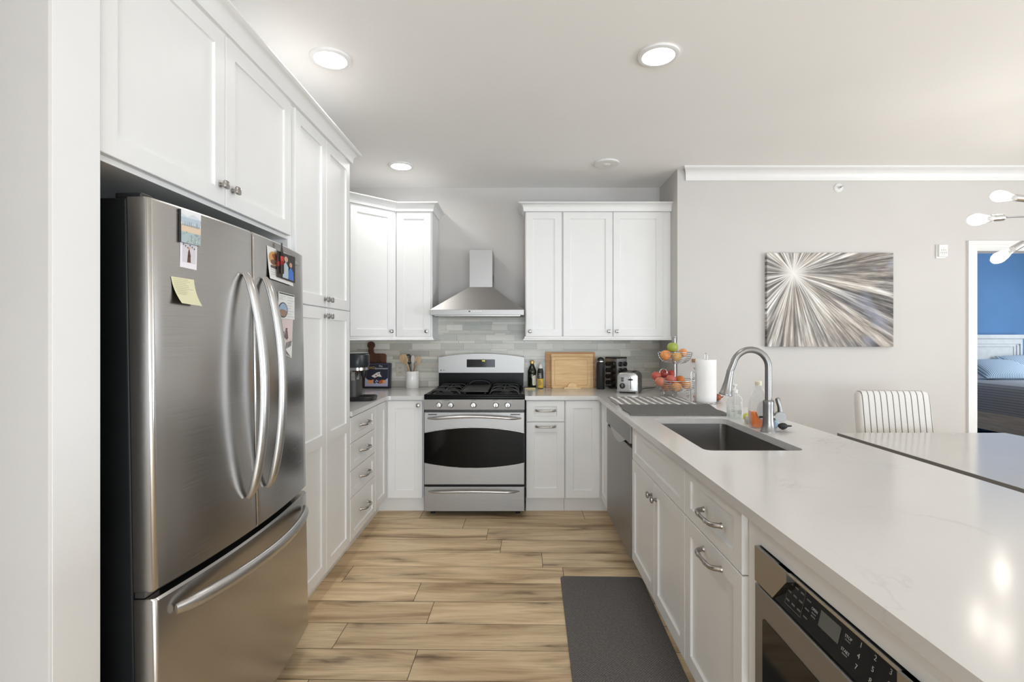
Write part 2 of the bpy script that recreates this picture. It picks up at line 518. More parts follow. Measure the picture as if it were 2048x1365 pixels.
# ------------------------------------------------------------------ room shell
R = random.Random(7)
CEIL = 2.702; YB = 4.50; XL = -1.63; YD = 4.0; XP = 1.271
XR = 6.2; YR = -4.1
def floor_mesh():
    mb = MB()
    mb.m = 1
    mb.box(-3.2, XR + .1, YR - .1, 4.7, -.06, -.0012)
    mb.m = 0
    W = .1962; Ln = 1.235; g = .0015
    known = {0: -.756, 1: -.408, 2: -.2235, 3: -.12, 4: .1415, 5: .258, 6: -.534, 7: -.4255, 8: -.799, 9: -.424}
    th = math.radians(-1.0); ct, st = math.cos(th), math.sin(th)
    for r in range(-4, 41):
        y0 = 3.733 - W * r
        j = known.get(r, R.uniform(0, Ln))
        k0 = int((-3.4 - j) // Ln); k1 = int((XR + .3 - j) // Ln) + 1
        for k in range(k0, k1):
            a, b = j + k * Ln + g, j + (k + 1) * Ln - g
            mb.col = (R.random(), R.random(), R.random(), 1)
            q = []
            for x, y in ((a, y0 + g), (b, y0 + g), (b, y0 + W - g), (a, y0 + W - g)):
                x += .2; y -= 2.9
                q.append((-.2 + x * ct - y * st, 2.9 + x * st + y * ct, 0))
            if all(-3.2 < p[0] < XR + .1 and YR - .1 < p[1] < 4.7 for p in q):
                mb.quad(*q)
    o = mb.build('floor', [M['floor'], M['floor_gap']], smooth=0, origin=(0, 0, 0))
    return struct(o)
floor_mesh()
struct(MB().box(-3.2, 8.0, YR - .1, 7.5, CEIL, CEIL + .1).build('ceiling', M['ceiling'], smooth=0, origin=(0, 0, CEIL)))
struct(MB().box(XL - .12, XP + .12, YB, YB + .12, 0, CEIL).build('wall_back', M['wall'], smooth=0))
struct(MB().box(XL - .12, XL, 1.2, YB, 0, CEIL).build('wall_left', M['wall'], smooth=0))
# stub wall that ends beside the refrigerator: grey face to the room, end flush with the cabinets
struct(MB().box(-3.2, -1.0, 1.067, 1.198, 0, CEIL, .004).build('wall_stub', M['wall'], smooth=0))
struct(MB().box(-1.004, -.9985, 1.072, 1.193, 0, CEIL).build('trim_1', M['trim'], smooth=0))
# pier at the end of the back run, then the dining wall with the bedroom doorway
DX0, DX1, DZ = px(1952.6, YD), 4.48, pz(499, YD)
mb = MB()
mb.box(XP, DX0, YD, YD + .12, 0, CEIL).box(DX0, DX1, YD, YD + .12, DZ, CEIL).box(DX1, XR + .1, YD, YD + .12, 0, CEIL)
mb.box(XP, XP + .12, YD + .12, YB, 0, CEIL)
struct(mb.build('wall_dining', M['wall'], smooth=0))
# rest of the open plan room: right wall with windows, rear wall with an added one
def wall_with_hole(name, axis, c0, c1, a0, a1, h0, h1, z0, z1, mat):
    mb = MB()
    for u0, u1, zz0, zz1 in ((a0, h0, 0, CEIL), (h1, a1, 0, CEIL), (h0, h1, 0, z0), (h0, h1, z1, CEIL)):
        if axis == 'x': mb.box(c0, c1, u0, u1, zz0, zz1)
        else: mb.box(u0, u1, c0, c1, zz0, zz1)
    return struct(mb.build(name, mat, smooth=0))
wall_with_hole('wall_right', 'x', XR, XR + .12, YR - .1, YD + .12, -2.7, 1.5, .25, 2.45, M['wall'])
wall_with_hole('wall_rear', 'y', YR - .12, YR, -3.2, XR + .12, -.85, 2.4, .05, 2.25, M['wall'])
struct(MB().box(-1.12, -1.0, YR, -.15, 0, CEIL).build('wall_light_block', M['wall'], smooth=0))  # added unseen wall, keeps daylight off the stub wall face
struct(MB().box(-3.32, -3.2, YR - .12, 1.198, 0, CEIL).build('wall_far_left', M['wall'], smooth=0))
def window(name, axis, c, h0, h1, z0, z1, n):
    mb = MB(); t = .05
    def bx(u0, u1, zz0, zz1, d=.05):
        if axis == 'x': mb.box(c - d, c + d, u0, u1, zz0, zz1)
        else: mb.box(u0, u1, c - d, c + d, zz0, zz1)
    bx(h0, h1, z0, z0 + t); bx(h0, h1, z1 - t, z1)
    for i in range(n + 1):
        u = h0 + (h1 - h0) * i / n
        bx(max(h0, u - t / 2), min(h1, u + t / 2), z0 + t, z1 - t)
    return struct(mb.build(name, M['trim'], smooth=0))
window('window_1', 'x', XR + .06, -2.7, 1.5, .25, 2.45, 3)
window('window_added', 'y', YR - .06, -.85, 2.4, .05, 2.25, 3)  # unseen window, placed for the frontal fill light
# crown moulding on the dining wall, with its return on the pier corner
def crown_prof(h, d):
    return [(0, 0), (.012, 0), (.014, h * .14)] + [(.014 + (d - .026) * (1 - math.cos(t * math.pi / 2 / 6)), h * .16 + h * .66 * math.sin(t * math.pi / 2 / 6)) for t in range(0, 7)] + [(d - .006, h * .86), (d, h * .9), (d, h), (0, h)]
cp = crown_prof(.096, .084)
mb = MB()
rings = []
mb.loft([[(XP + .03 + p[0] * 0 + (.084 - p[0]) * .45, YD - p[0], CEIL - .096 + p[1]) for p in cp], [(XR, YD - p[0], CEIL - .096 + p[1]) for p in cp]])
struct(mb.build('trim_2', M['trim'], smooth=30))
struct(MB().box(1.45, DX0 - .07, YD - .014, YD, 0, .11, .003).build('baseboard_dining', M['trim'], smooth=0))
# door casing and jambs
mb = MB()
xo, zo = px(1938, YD - .02), pz(481.5, YD - .02)
for (a, b, t) in ((0, .03, .018), (.03, .058, .013), (.058, .071, .009)):
    mb.box(xo + a * (DX0 - xo) / .071, xo + b * (DX0 - xo) / .071, YD - t, YD, 0, DZ + (.071 - a) * .93)
    mb.box(xo + b * (DX0 - xo) / .071, DX1 + .071 - b, YD - t, YD, DZ + (.071 - b) * .93, DZ + (.071 - a) * .93)
    mb.box(DX1 + .071 - b, DX1 + .071 - a, YD - t, YD, 0, DZ + (.071 - a) * .93)
mb.box(DX0 - .012, DX0 + .004, YD, YD + .13, 0, DZ); mb.box(DX1 - .004, DX1 + .012, YD, YD + .13, 0, DZ)
mb.box(DX0, DX1, YD, YD + .13, DZ - .012, DZ + .004)
struct(mb.build('door_1', M['trim'], smooth=0))
# bedroom beyond
struct(MB().box(3.0, 8.0, 7.2, 7.3, 0, CEIL).build('wall_bedroom_back', M['blue_wall'], smooth=0))
struct(MB().box(3.0, 3.1, YD + .12, 7.2, 0, CEIL).build('wall_bedroom_left', M['wall'], smooth=0))
wall_with_hole('wall_bedroom_right', 'x', 7.7, 7.8, YD, 7.3, 4.8, 6.4, .8, 2.3, M['wall'])
window('window_3', 'x', 7.75, 4.8, 6.4, .8, 2.3, 2)
struct(MB().box(3.0, 8.0, 4.7, 7.3, -.06, .004).build('floor.001', plain('dark_bedroom_floor', (.05, .038, .03), .5), smooth=0))

# ------------------------------------------------------------------ tile backsplash
def backsplash():
    mb = MB(); r = random.Random(21)
    pal = [(171, 172, 165), (186, 187, 180), (158, 158, 150), (199, 199, 193), (176, 180, 173), (166, 162, 153), (205, 204, 199), (181, 177, 169), (168, 173, 168), (191, 190, 183)]
    mb.m = 1; mb.col = None
    y1 = YB - .0005
    mb.box(XL + .001, XP - .001, y1 - .004, y1, .909, 1.60)
    mb.m = 0
    z = .9095; hs = [.052, .026, .052, .013, .026, .052, .026, .026, .052, .013]
    i = 0
    while z < 1.598:
        h = min(hs[i % len(hs)], 1.60 - z); i += 1
        x = XL + .002 - r.uniform(0, .2)
        while x < XP - .002:
            wd = r.choice([.10, .145, .20, .26, .30])
            a, b = max(x, XL + .002), min(x + wd, XP - .002)
            if b - a > .004:
                c = r.choice(pal); c = tuple(.65 * a_ + .35 * b_ for a_, b_ in zip(c, (181, 179, 172))); k = r.uniform(1.08, 1.20)
                mb.col = rgb(min(250, c[0] * k), min(250, c[1] * k * .99), min(250, c[2] * k * .975))
                mb.box(a + .0006, b - .0006, y1 - .0085, y1 - .004, z + .0006, z + h - .0006)
            x += wd
        z += h
    mb.col = None
    o = mb.build('tile_backsplash', [M['tile'], plain('tile_grout', (.36, .355, .34), .9)], smooth=0)
    tag(o, 'grey and white stone mosaic tile backsplash behind the range and counters', 'backsplash')
backsplash()
YT = YB - .0095     # face of the tile

# ------------------------------------------------------------------ cabinets
PL, PB, PR, PU = -1.0115, 3.825, .632, 4.160
DT = .02
class Plane:
    """a cabinet face: point on the face from (u, z), outward normal n"""
    def __init__(s, o, u, n): s.o = Vector(o); s.u = Vector(u).normalized(); s.n = Vector(n).normalized()
    def p(s, u, z, d=0.0): return s.o + s.u * u + Vector((0, 0, z)) + s.n * d
FL = Plane((PL, 0, 0), (0, 1, 0), (1, 0, 0))
FB = Plane((0, PB, 0), (1, 0, 0), (0, -1, 0))
FR = Plane((PR, 0, 0), (0, 1, 0), (-1, 0, 0))
FU = Plane((0, PU, 0), (1, 0, 0), (0, -1, 0))
def shaker(pl, u0, u1, z0, z1, name, parent, stile=.057, rail=None, mid=None, rec=.009, mat=None):
    rail = rail or stile
    w, h = u1 - u0, z1 - z0
    mb = MB()
    def P(u, z, d): return pl.p(u0 + u, z0 + z, d - DT)
    ops = []
    if mid: ops = [(stile, w - stile, rail, mid[0] - z0), (stile, w - stile, mid[1] - z0, h - rail)]
    else: ops = [(stile, w - stile, rail, h - rail)]
    c = .0018
    def ring(i, d): return [P(i, i, d), P(w - i, i, d), P(w - i, h - i, d), P(i, h - i, d)]
    mb.loft([ring(0, 0), ring(0, DT - c), ring(c, DT)], True, False)
    zs = [c] + [z for o in ops for z in (o[2], o[3])] + [h - c]
    a, b = ops[0][0], ops[0][1]
    mb.quad(P(c, c, DT), P(a, c, DT), P(a, h - c, DT), P(c, h - c, DT))
    mb.quad(P(b, c, DT), P(w - c, c, DT), P(w - c, h - c, DT), P(b, h - c, DT))
    for k in range(0, len(zs), 2):
        mb.quad(P(a, zs[k], DT), P(b, zs[k], DT), P(b, zs[k + 1], DT), P(a, zs[k + 1], DT))
    for (x0, x1, y0, y1) in ops:
        e = .0035
        A = [P(x0, y0, DT), P(x1, y0, DT), P(x1, y1, DT), P(x0, y1, DT)]
        B = [P(x0 + e * .3, y0 + e * .3, DT - rec + .001), P(x1 - e * .3, y0 + e * .3, DT - rec + .001), P(x1 - e * .3, y1 - e * .3, DT - rec + .001), P(x0 + e * .3, y1 - e * .3, DT - rec + .001)]
        D = [P(x0 + e, y0 + e, DT - rec), P(x1 - e, y0 + e, DT - rec), P(x1 - e, y1 - e, DT - rec), P(x0 + e, y1 - e, DT - rec)]
        mb.loft([A, B, D], False, True)
    return mb.build(name, mat or M['white'], parent, smooth=0)
def knob(pl, u, z, parent, s=1.0):
    p = pl.p(u, z); n = pl.n; v = Vector((0, 0, 1)); uu = pl.u
    mb = MB()
    mb.cyl(p, p + n * .004, .0085 * s, .0085 * s, 14)
    mb.cyl(p + n * .004, p + n * .016, .0055 * s, .0075 * s, 12)
    def sq(r, d, k=12):
        out = []
        for i in range(k * 2):
            a = 2 * math.pi * i / (k * 2); ca, sa = math.cos(a), math.sin(a)
            q = r / (abs(ca) ** 4 + abs(sa) ** 4) ** .25
            out.append(p + n * d + uu * (q * ca) + v * (q * sa))
        return out
    mb.loft([sq(.007 * s, .014), sq(.0135 * s, .018), sq(.0145 * s, .022), sq(.0135 * s, .026), sq(.008 * s, .0285)])
    return mb.build('knob', M['nickel'], parent, smooth=50)
def pull(pl, u, z, parent, ln=.15, name='handle'):
    mb = MB(); n = pl.n; uu = pl.u
    pts = []; rs = []
    for i in range(21):
        t = i / 20; x = (t - .5) * ln
        e = min(t, 1 - t)
        d = .004 + .027 * (1 - (1 - min(1, e / .16)) ** 2.4) + .004 * math.sin(math.pi * t)
        pts.append(pl.p(u + x, z, d)); rs.append(.0082 if e < .06 else (.0068 if e > .3 else .0074))
    mb.tube(pts, rs, 12, flat=(1.05, .85), up=(0, 0, 1))
    for s in (-.5, .5):
        q = pl.p(u + s * ln, z); mb.cyl(q, q + n * .006, .0105, .0085, 14)
    for s in (-.2, .2):
        q = pl.p(u + s * ln, z, .0345); mb.tube([q - uu * .004, q, q + uu * .004], [.0078, .0086, .0078], 12)
    return mb.build(name, M['nickel'], parent, smooth=50)
def cab(name, label, cat, loc, group=None):
    return thing(name, label, cat, loc, group=group)
def carcass(parent, x0, x1, y0, y1, z0, z1):
    return MB().box(x0, x1, y0, y1, z0, z1, .0015).build('carcass', M['white'], parent, smooth=0)
def toe(parent, x0, x1, y0, y1, z1=.118):
    return MB().box(x0, x1, y0, y1, 0, z1).build('toe_kick', M['white'], parent, smooth=0)
G = .0018
CT0, CT1 = .878, .908           # counter underside and top
ZD = .123                        # bottom of base doors
ZT = .868                        # top of base doors
ZUT, ZUB = 2.398, 1.363          # wall cabinet doors

# cabinet over the refrigerator
y0, ym, y1 = 1.205, 1.727, 2.222
c = cab('overhead_cabinet', 'white two-door shaker cabinet mounted above the refrigerator', 'cabinet', (-1.33, 1.71, 1.792))
carcass(c, XL + .002, PL - DT, y0, y1 + .01, 1.792, 2.408)
for a, b, ku in ((y0, ym - G, ym - .033), (ym + G, y1, ym + .038)):
    d = shaker(FL, a, b, 1.806, ZUT, 'door', c)
    knob(FL, ku, 1.872, d)
# pantry
y0, ym, y1 = 2.268, 2.634, 2.998
c = cab('pantry_cabinet', 'tall white four-door shaker pantry cabinet between refrigerator and left counter', 'cabinet', (-1.33, 2.63, 0))
carcass(c, XL + .002, PL - DT, 2.236, 3.002, .112, 2.408)
toe(c, XL + .01, -1.09, 2.236, 3.0, .112)
for a, b, s in ((y0, ym - G, -1), (ym + G, y1, 1)):
    ku = ym + s * .028
    d = shaker(FL, a, b, 1.513, ZUT, 'door', c); knob(FL, ku, 1.553, d)
    d = shaker(FL, a, b, .113, 1.507, 'door', c, mid=(.792, .849)); knob(FL, ku, 1.466, d)
# drawer base on the left
y0, y1 = 3.010, 3.526
c = cab('drawer_cabinet', 'white base cabinet with four drawers next to the tall pantry', 'cabinet', (-1.33, 3.27, 0))
carcass(c, XL + .002, PL - DT, 3.0045, 3.530, .118, CT0 - .001)
toe(c, XL + .01, -1.09, 3.0045, 3.53)
for a, b in ((.714, ZT), (.546, .710), (.382, .542), (ZD, .378)):
    d = shaker(FL, y0, y1, a, b, 'drawer', c, rail=.042)
    pull(FL, (y0 + y1) / 2 + .01, (a + b) / 2 + .003, d, .145)
# left corner base with a folding pair of doors
c = cab('corner_cabinet', 'white corner base cabinet with folding doors left of the range', 'cabinet', (-1.2, 4.15, 0))
mb = MB().box(XL + .002, PL - DT, 3.5325, YB - .012, .118, CT0 - .001).box(PL - DT, -.728, PB + DT, YB - .012, .118, CT0 - .001)
mb.build('carcass', M['white'], c, smooth=0)
MB().box(-1.09, -.728, 3.905, 3.925, 0, .117).box(-1.11, -1.09, 3.5325, 3.925, 0, .117).build('toe_kick', M['white'], c, smooth=0)
d = shaker(FL, 3.536, PB - .002, ZD, ZT, 'door', c)
d = shaker(FB, PL + .0115, -.736, ZD, ZT, 'door', c); knob(FB, -.766, .835, d, 1.0)
# base cabinet right of the range: drawer over door
c = cab('base_cabinet', 'narrow white base cabinet with one drawer right of the range', 'cabinet', (.2, 4.15, 0))
carcass(c, .058, .3545, PB + DT, YB - .012, .118, CT0 - .001)
toe(c, .058, .3545, 3.905, 3.925)
x0, x1 = px(1053.2, PB), px(1128.8, PB)
d = shaker(FB, x0, x1, pz(843.5, PB), ZT, 'drawer', c, rail=.042); pull(FB, (x0 + x1) / 2, pz(821.5, PB), d, .15)
d = shaker(FB, x0, x1, ZD, pz(845.5, PB), 'door', c, rail=.075); pull(FB, (x0 + x1) / 2, pz(853.5, PB), d, .15)
# right corner base
c = cab('corner_cabinet', 'white corner base cabinet with folding doors beside the dishwasher', 'cabinet', (.85, 4.15, 0))
mb = MB().box(.3565, 1.258, PB + DT, YB - .012, .118, CT0 - .001).box(PR + DT, 1.258, 3.553, PB + DT, .118, CT0 - .001)
mb.build('carcass', M['white'], c, smooth=0)
MB().box(.3565, .735, 3.905, 3.925, 0, .117).box(.715, .735, 3.553, 3.925, 0, .117).build('toe_kick', M['white'], c, smooth=0)
shaker(FB, px(1131.6, PB), PR - .012, ZD, ZT, 'door', c)
shaker(FR, 3.562, PB - .002, ZD, ZT, 'door', c)
# sink base
ys0, ys1 = px(1, 1) * 0 + .632 / .3326, .632 / .2270
c = cab('sink_cabinet', 'white sink base cabinet with false front over two doors', 'cabinet', (.95, 2.35, 0))
mb = MB().box(PR + DT, PR + DT + .018, ys0, ys1, .118, CT0 - .001)
mb.box(PR + DT, 1.258, ys0, ys0 + .018, .118, CT0 - .001).box(PR + DT, 1.258, ys1 - .018, ys1, .118, CT0 - .001).box(1.24, 1.258, ys0, ys1, .118, CT0 - .001).box(PR + DT, 1.258, ys0, ys1, .118, .136)
mb.build('carcass', M['white'], c, smooth=0)
toe(c, .712, .73, ys0, ys1)
yk = (ys0 + ys1) / 2
shaker(FR, ys0 + G, ys1 - .006, .6825, ZT, 'false_front', c, rail=.042)
d = shaker(FR, ys0 + G, yk - G - .01, ZD, .678, 'door', c); knob(FR, yk - .045, .608, d)
d = shaker(FR, yk + G - .01, ys1, ZD, .678, 'door', c); knob(FR, yk + .028, .608, d)
# drawer over pull-out
yd0 = .632 / .447
c = cab('base_cabinet', 'white base cabinet with drawer and pull-out door between sink and microwave', 'cabinet', (.95, 1.65, 0))
carcass(c, PR + DT, 1.258, yd0 - .012, ys0 - .001, .118, CT0 - .001)
toe(c, .712, .73, yd0 - .012, ys0 - .001)
d = shaker(FR, yd0, ys0 - G * 2, .6825, ZT, 'drawer', c, rail=.042); pull(FR, 1.632, .767, d, .15)
d = shaker(FR, yd0, ys0 - G * 2, ZD, .678, 'door', c); pull(FR, 1.632, .632, d, .15)
# microwave cabinet
ym1 = 1.398
c = cab('microwave_cabinet', 'white cabinet frame around the built-in drawer microwave', 'cabinet', (.95, 1.0, 0))
mb = MB()
mz0, mz1 = .402, .802
my0, my1 = .722, 1.338
mb.box(.645, .665, .20, ym1, mz1, CT0 - .001).box(.645, .665, my1, ym1, .118, mz1).box(.645, .665, .20, my0, .118, mz1)
mb.box(.645, .665, my0, my1, .118, mz0)
mb.box(.665, 1.258, .20, .218, .118, CT0 - .001).box(.665, 1.258, ym1 - .018, ym1, .118, CT0 - .001).box(1.24, 1.258, .218, ym1 - .018, .118, CT0 - .001)
mb.box(.665, 1.24, .218, ym1 - .018, mz0 - .02, mz0)
mb.build('face_frame', M['white'], c, smooth=0)
MB().box(.641, .6455, .20, ym1, .852, CT0 - .001, .0015).build('top_rail_moulding', M['white'], c, smooth=0)
toe(c, .712, .73, .20, ym1)
shaker(Plane((.641, 0, 0), (0, 1, 0), (-1, 0, 0)), my0, my1, ZD, mz0 - .012, 'drawer', c)
# dining side panel of the peninsula
o = MB().box(1.2605, 1.278, .20, 3.99, 0, CT0 - .001).build('peninsula_panel', M['white'], smooth=0)
tag(o, 'white back panel of the peninsula on the dining side', 'panel')

# wall cabinets
def rail_moulding(mb, pts, z):
    """small light rail swept under wall cabinets along plan points"""
    return mb
prof_lr = [(0, .030), (0, .012), (.010, .006), (.018, 0), (.024, 0), (.024, .008), (.014, .016), (.012, .030)]
def sweep(mb, plan, prof, z, outs):
    """plan points with mitred outward directions; prof = (out, up)"""
    mb.loft([[(p[0] + o[0] * q[0], p[1] + o[1] * q[0], z + q[1]) for q in prof] for p, o in zip(plan, outs)])
XUR = -.720
# plan of the left pair: diagonal corner then flat face
dl, dr = (-1.31, 3.870), (-1.020, PU)
c = cab('corner_wall_cabinet', 'white diagonal corner wall cabinet beside the pantry, above the coffee maker', 'cabinet', (-1.3, 4.2, ZUB - .03))
q = .0142
MB().prism([(XL + .002, YB - .011), (-1.022, YB - .011), (-1.022, PU + .004), (dl[0] - q, dl[1] + q), (XL + .002, dl[1] + q)], ZUB - .012, 2.408).build('carcass', M['white'], c, smooth=0)
FD = Plane((dl[0], dl[1], 0), (dr[0] - dl[0], dr[1] - dl[1], 0), (1, -1, 0))
dlen = math.hypot(dr[0] - dl[0], dr[1] - dl[1])
d = shaker(FD, .008, dlen - .018, ZUB, ZUT, 'door', c); knob(FD, dlen - .05, 1.405, d)
c = cab('wall_cabinet', 'narrow white single-door wall cabinet just left of the range hood', 'cabinet', (-.87, 4.33, ZUB - .03))
carcass(c, -1.0185, XUR, PU + DT, YB - .011, ZUB - .012, 2.408)
d = shaker(FU, px(792.6, PU), px(861.5, PU), ZUB, ZUT, 'door', c); knob(FU, px(853.5, PU), 1.405, d)
# right pair
c = cab('wall_cabinet', 'narrow white single-door wall cabinet just right of the range hood', 'cabinet', (.2, 4.33, ZUB - .03))
xa, xb = px(1052, PU), px(1125, PU)
carcass(c, xa - .006, xb, PU + DT, YB - .011, ZUB - .012, 2.408)
d = shaker(FU, xa, px(1123.2, PU), ZUB, ZUT, 'door', c); knob(FU, px(1060, PU), 1.405, d)
c = cab('wall_cabinet', 'wide white two-door wall cabinet above the toaster', 'cabinet', (.8, 4.33, ZUB - .03))
carcass(c, xb + .0015, XP - .001, PU + DT, YB - .011, ZUB - .012, 2.408)
d = shaker(FU, px(1126.8, PU), px(1225.3, PU), ZUB, ZUT, 'door', c); knob(FU, px(1217.5, PU), 1.405, d)
d = shaker(FU, px(1226.6, PU), px(1326, PU), ZUB, ZUT, 'door', c); knob(FU, px(1233.5, PU), 1.405, d)
# light rails under the wall cabinets
k = math.tan(math.radians(22.5))
z = ZUB - .0315
mb = MB()
sweep(mb, [(dl[0] - .02, dl[1] - .02 + .03), (dr[0], dr[1]), (XUR, PU), (XUR, YB - .02)], [(p[0] - .006, p[1]) for p in prof_lr], z, [(.707, -.707), (k, -1), (1, -1), (1, 0)])
struct(mb.build('trim_3', M['white'], smooth=30))
mb = MB()
sweep(mb, [(xa - .006, YB - .02), (xa - .006, PU), (XP - .002, PU)], [(p[0] - .006, p[1]) for p in prof_lr], z, [(-1, 0), (-1, -1), (0, -1)])
struct(mb.build('trim_4', M['white'], smooth=30))
# crowns on the cabinets
cp = crown_prof(.068, .056)
mb = MB()
sweep(mb, [(dl[0] - .03, dl[1] - .03 + .0), (dr[0], dr[1]), (XUR, PU), (XUR, YB - .002)], cp, 2.401, [(.707, -.707), (k, -1), (1, -1), (1, 0)])
struct(mb.build('trim_5', M['white'], smooth=30))
mb = MB()
sweep(mb, [(xa - .006, YB - .002), (xa - .006, PU), (XP - .001, PU)], cp, 2.401, [(-1, 0), (-1, -1), (0, -1)])
struct(mb.build('trim_6', M['white'], smooth=30))
mb = MB()
sweep(mb, [(PL, 1.205), (PL, 3.002), (XL + .01, 3.002)], cp, 2.401, [(1, 0), (1, 1), (0, 1)])
struct(mb.build('trim_7', M['white'], smooth=30))
# filler strip against the pier
struct(MB().box(px(1326.5, PU), XP - .001, PU + .012, PU + DT, ZUB - .012, 2.402).build('trim_8', M['white'], smooth=0))

# ------------------------------------------------------------------ worktops
mb = MB()
mb.prism([(XL + .001, 3.0045), (-.999, 3.0045), (-.999, 3.772)] + [(-.999 + .028 - .028 * math.cos(math.radians(a)), 3.772 + .028 * math.sin(math.radians(a))) for a in (30, 60, 90)] + [(-.7145, 3.800), (-.7145, YT - .001), (XL + .001, YT - .001)], CT0, CT1)
o = mb.build('countertop', M['quartz'], smooth=0)
tag(o, 'white quartz countertop on the left, from the pantry to the range', 'countertop')
sx0, sx1, sy0, sy1 = .737, 1.134, 1.971, 2.759
mb = MB()
outer = [(.0495, 3.800), (.578, 3.800), (.592, 3.796), (.600, 3.786), (.603, 3.772), (.603, .15), (1.447, .15), (1.447, YD - .001), (XP - .001, YD - .001), (XP - .001, YT - .001), (.0495, YT - .001)]
mb.prism(outer, CT0, CT1, holes=[rrect(sx0, sx1, sy0, sy1, .035)])
o = mb.build('countertop', M['quartz'], smooth=0)
tag(o, 'white quartz countertop of the peninsula, with the sink cut into it', 'countertop')
# undermount sink
def rr3(x0, x1, y0, y1, r, z): return [(p[0], p[1], z) for p in rrect(x0, x1, y0, y1, r, 6)]
s = thing('sink', 'undermount stainless steel sink basin in the peninsula', 'sink', ((sx0 + sx1) / 2, (sy0 + sy1) / 2, .655))
e = .006
mb = MB()
mb.loft([rr3(sx0 - e - .02, sx1 + e + .02, sy0 - e - .02, sy1 + e + .02, .05, .8772), rr3(sx0 - e, sx1 + e, sy0 - e, sy1 + e, .03, .8772), rr3(sx0 - e, sx1 + e, sy0 - e, sy1 + e, .028, .69), rr3(sx0 + .012, sx1 - .012, sy0 + .012, sy1 - .012, .03, .672), rr3(sx0 + .16, sx1 - .16, sy0 + .36, sy1 - .36, .02, .668)], False, True)
mb.loft([rr3(sx0 - e - .02, sx1 + e + .02, sy0 - e - .02, sy1 + e + .02, .05, .8772), rr3(sx0 - e - .02, sx1 + e + .02, sy0 - e - .02, sy1 + e + .02, .05, .8742), rr3(sx0 - e - .003, sx1 + e + .003, sy0 - e - .003, sy1 + e + .003, .03, .8742), rr3(sx0 - e - .003, sx1 + e + .003, sy0 - e - .003, sy1 + e + .003, .03, .664)], False, True)
mb.build('basin', M['steel_dark'], s, smooth=40, fixn=False)
MB().lathe([(.045, .6685), (.045, .671), (.038, .671), (.03, .667), (.0, .667)], (sx0 + sx1) / 2, sy1 - .14, 0).build('drain', M['steel_bright'], s)
# ------------------------------------------------------------------ range
RX0, RX1, RY = -.7105, .0455, 3.762
r = thing('gas_range', 'stainless steel gas range with black oven window and cooktop', 'range', ((RX0 + RX1) / 2, 4.05, 0))
MB().box(RX0 + .003, RX1 - .003, 3.802, 4.40, .05, .886).build('body', M['black'], r, smooth=0)
for x in (RX0 + .05, RX1 - .05):
    for y in (3.86, 4.34): MB().cyl((x, y, 0), (x, y, .05), .018, .018, 12).build('foot', M['black'], r)
xc = (RX0 + RX1) / 2
# warming drawer
d = MB().box(RX0, RX1, RY, 3.801, .043, .229, .004).build('drawer', M['steel'], r, smooth=0)
def bow_handle(parent, z, x0, x1, y, out, rise, rad, name='handle'):
    pts = []; rs = []
    for i in range(33):
        t = i / 32; e = min(t, 1 - t)
        b = 1 - (1 - min(1, e / .12)) ** 2
        pts.append((x0 + (x1 - x0) * t, y + .006 - out * b * (.72 + .28 * math.sin(math.pi * t)), z + rise * (math.sin(math.pi * t) ** 1.3)))
        rs.append(rad * (.62 + .38 * min(1, e / .1)))
    return MB().tube(pts, rs, 12, up=(0, 0, 1)).build(name, M['handle_steel'], parent, smooth=60)
bow_handle(d, pz(988, RY - .05) + .002, px(855, RY - .03), px(1039, RY - .03), RY, .05, .010, .0085)
# oven door with an eye shaped window
zt0, zt1 = .2445, .7905
d = MB().box(RX0, RX1, RY, 3.801, zt0, zt1, .004).build('oven_door', M['steel'], r, smooth=0)
zs_t, zc_t, zs_b, zc_b = pz(866.3, RY), pz(855.5, RY), pz(926.5, RY), pz(936.8, RY)
hw = (RX1 - RX0) / 2 - .0015
top = [(xc - hw + 2 * hw * i / 24, zs_t + (zc_t - zs_t) * (1 - ((i - 12) / 12) ** 2)) for i in range(25)]
bot = [(xc + hw - 2 * hw * i / 24, zs_b + (zc_b - zs_b) * (1 - ((i - 12) / 12) ** 2)) for i in range(25)]
MB().prism(top + bot, RY - .0025, RY + .001, 'y').build('window', M['glass_black'], d, smooth=0)
bt = [(p[0], p[1] + .0) for p in top]
for arcs, nm in ((top, 'upper'), (bot, 'lower')):
    MB().tube([(p[0], RY - .001, p[1]) for p in arcs], .0028, 6).build('window_trim', M['steel_bright'], d, smooth=60)
for a, b in ((582, 640), (1126, 1190)):
    MB().box(px(680 + a / 3.303, RY), px(680 + b / 3.303, RY), RY - .001, RY + .004, pz(830.6, RY), pz(828.6, RY)).build('vent_slot', M['black'], d, smooth=0)
bow_handle(d, pz(838.5, RY - .03), px(854.5, RY - .02), px(1042, RY - .02), RY, .055, .020, .0105)
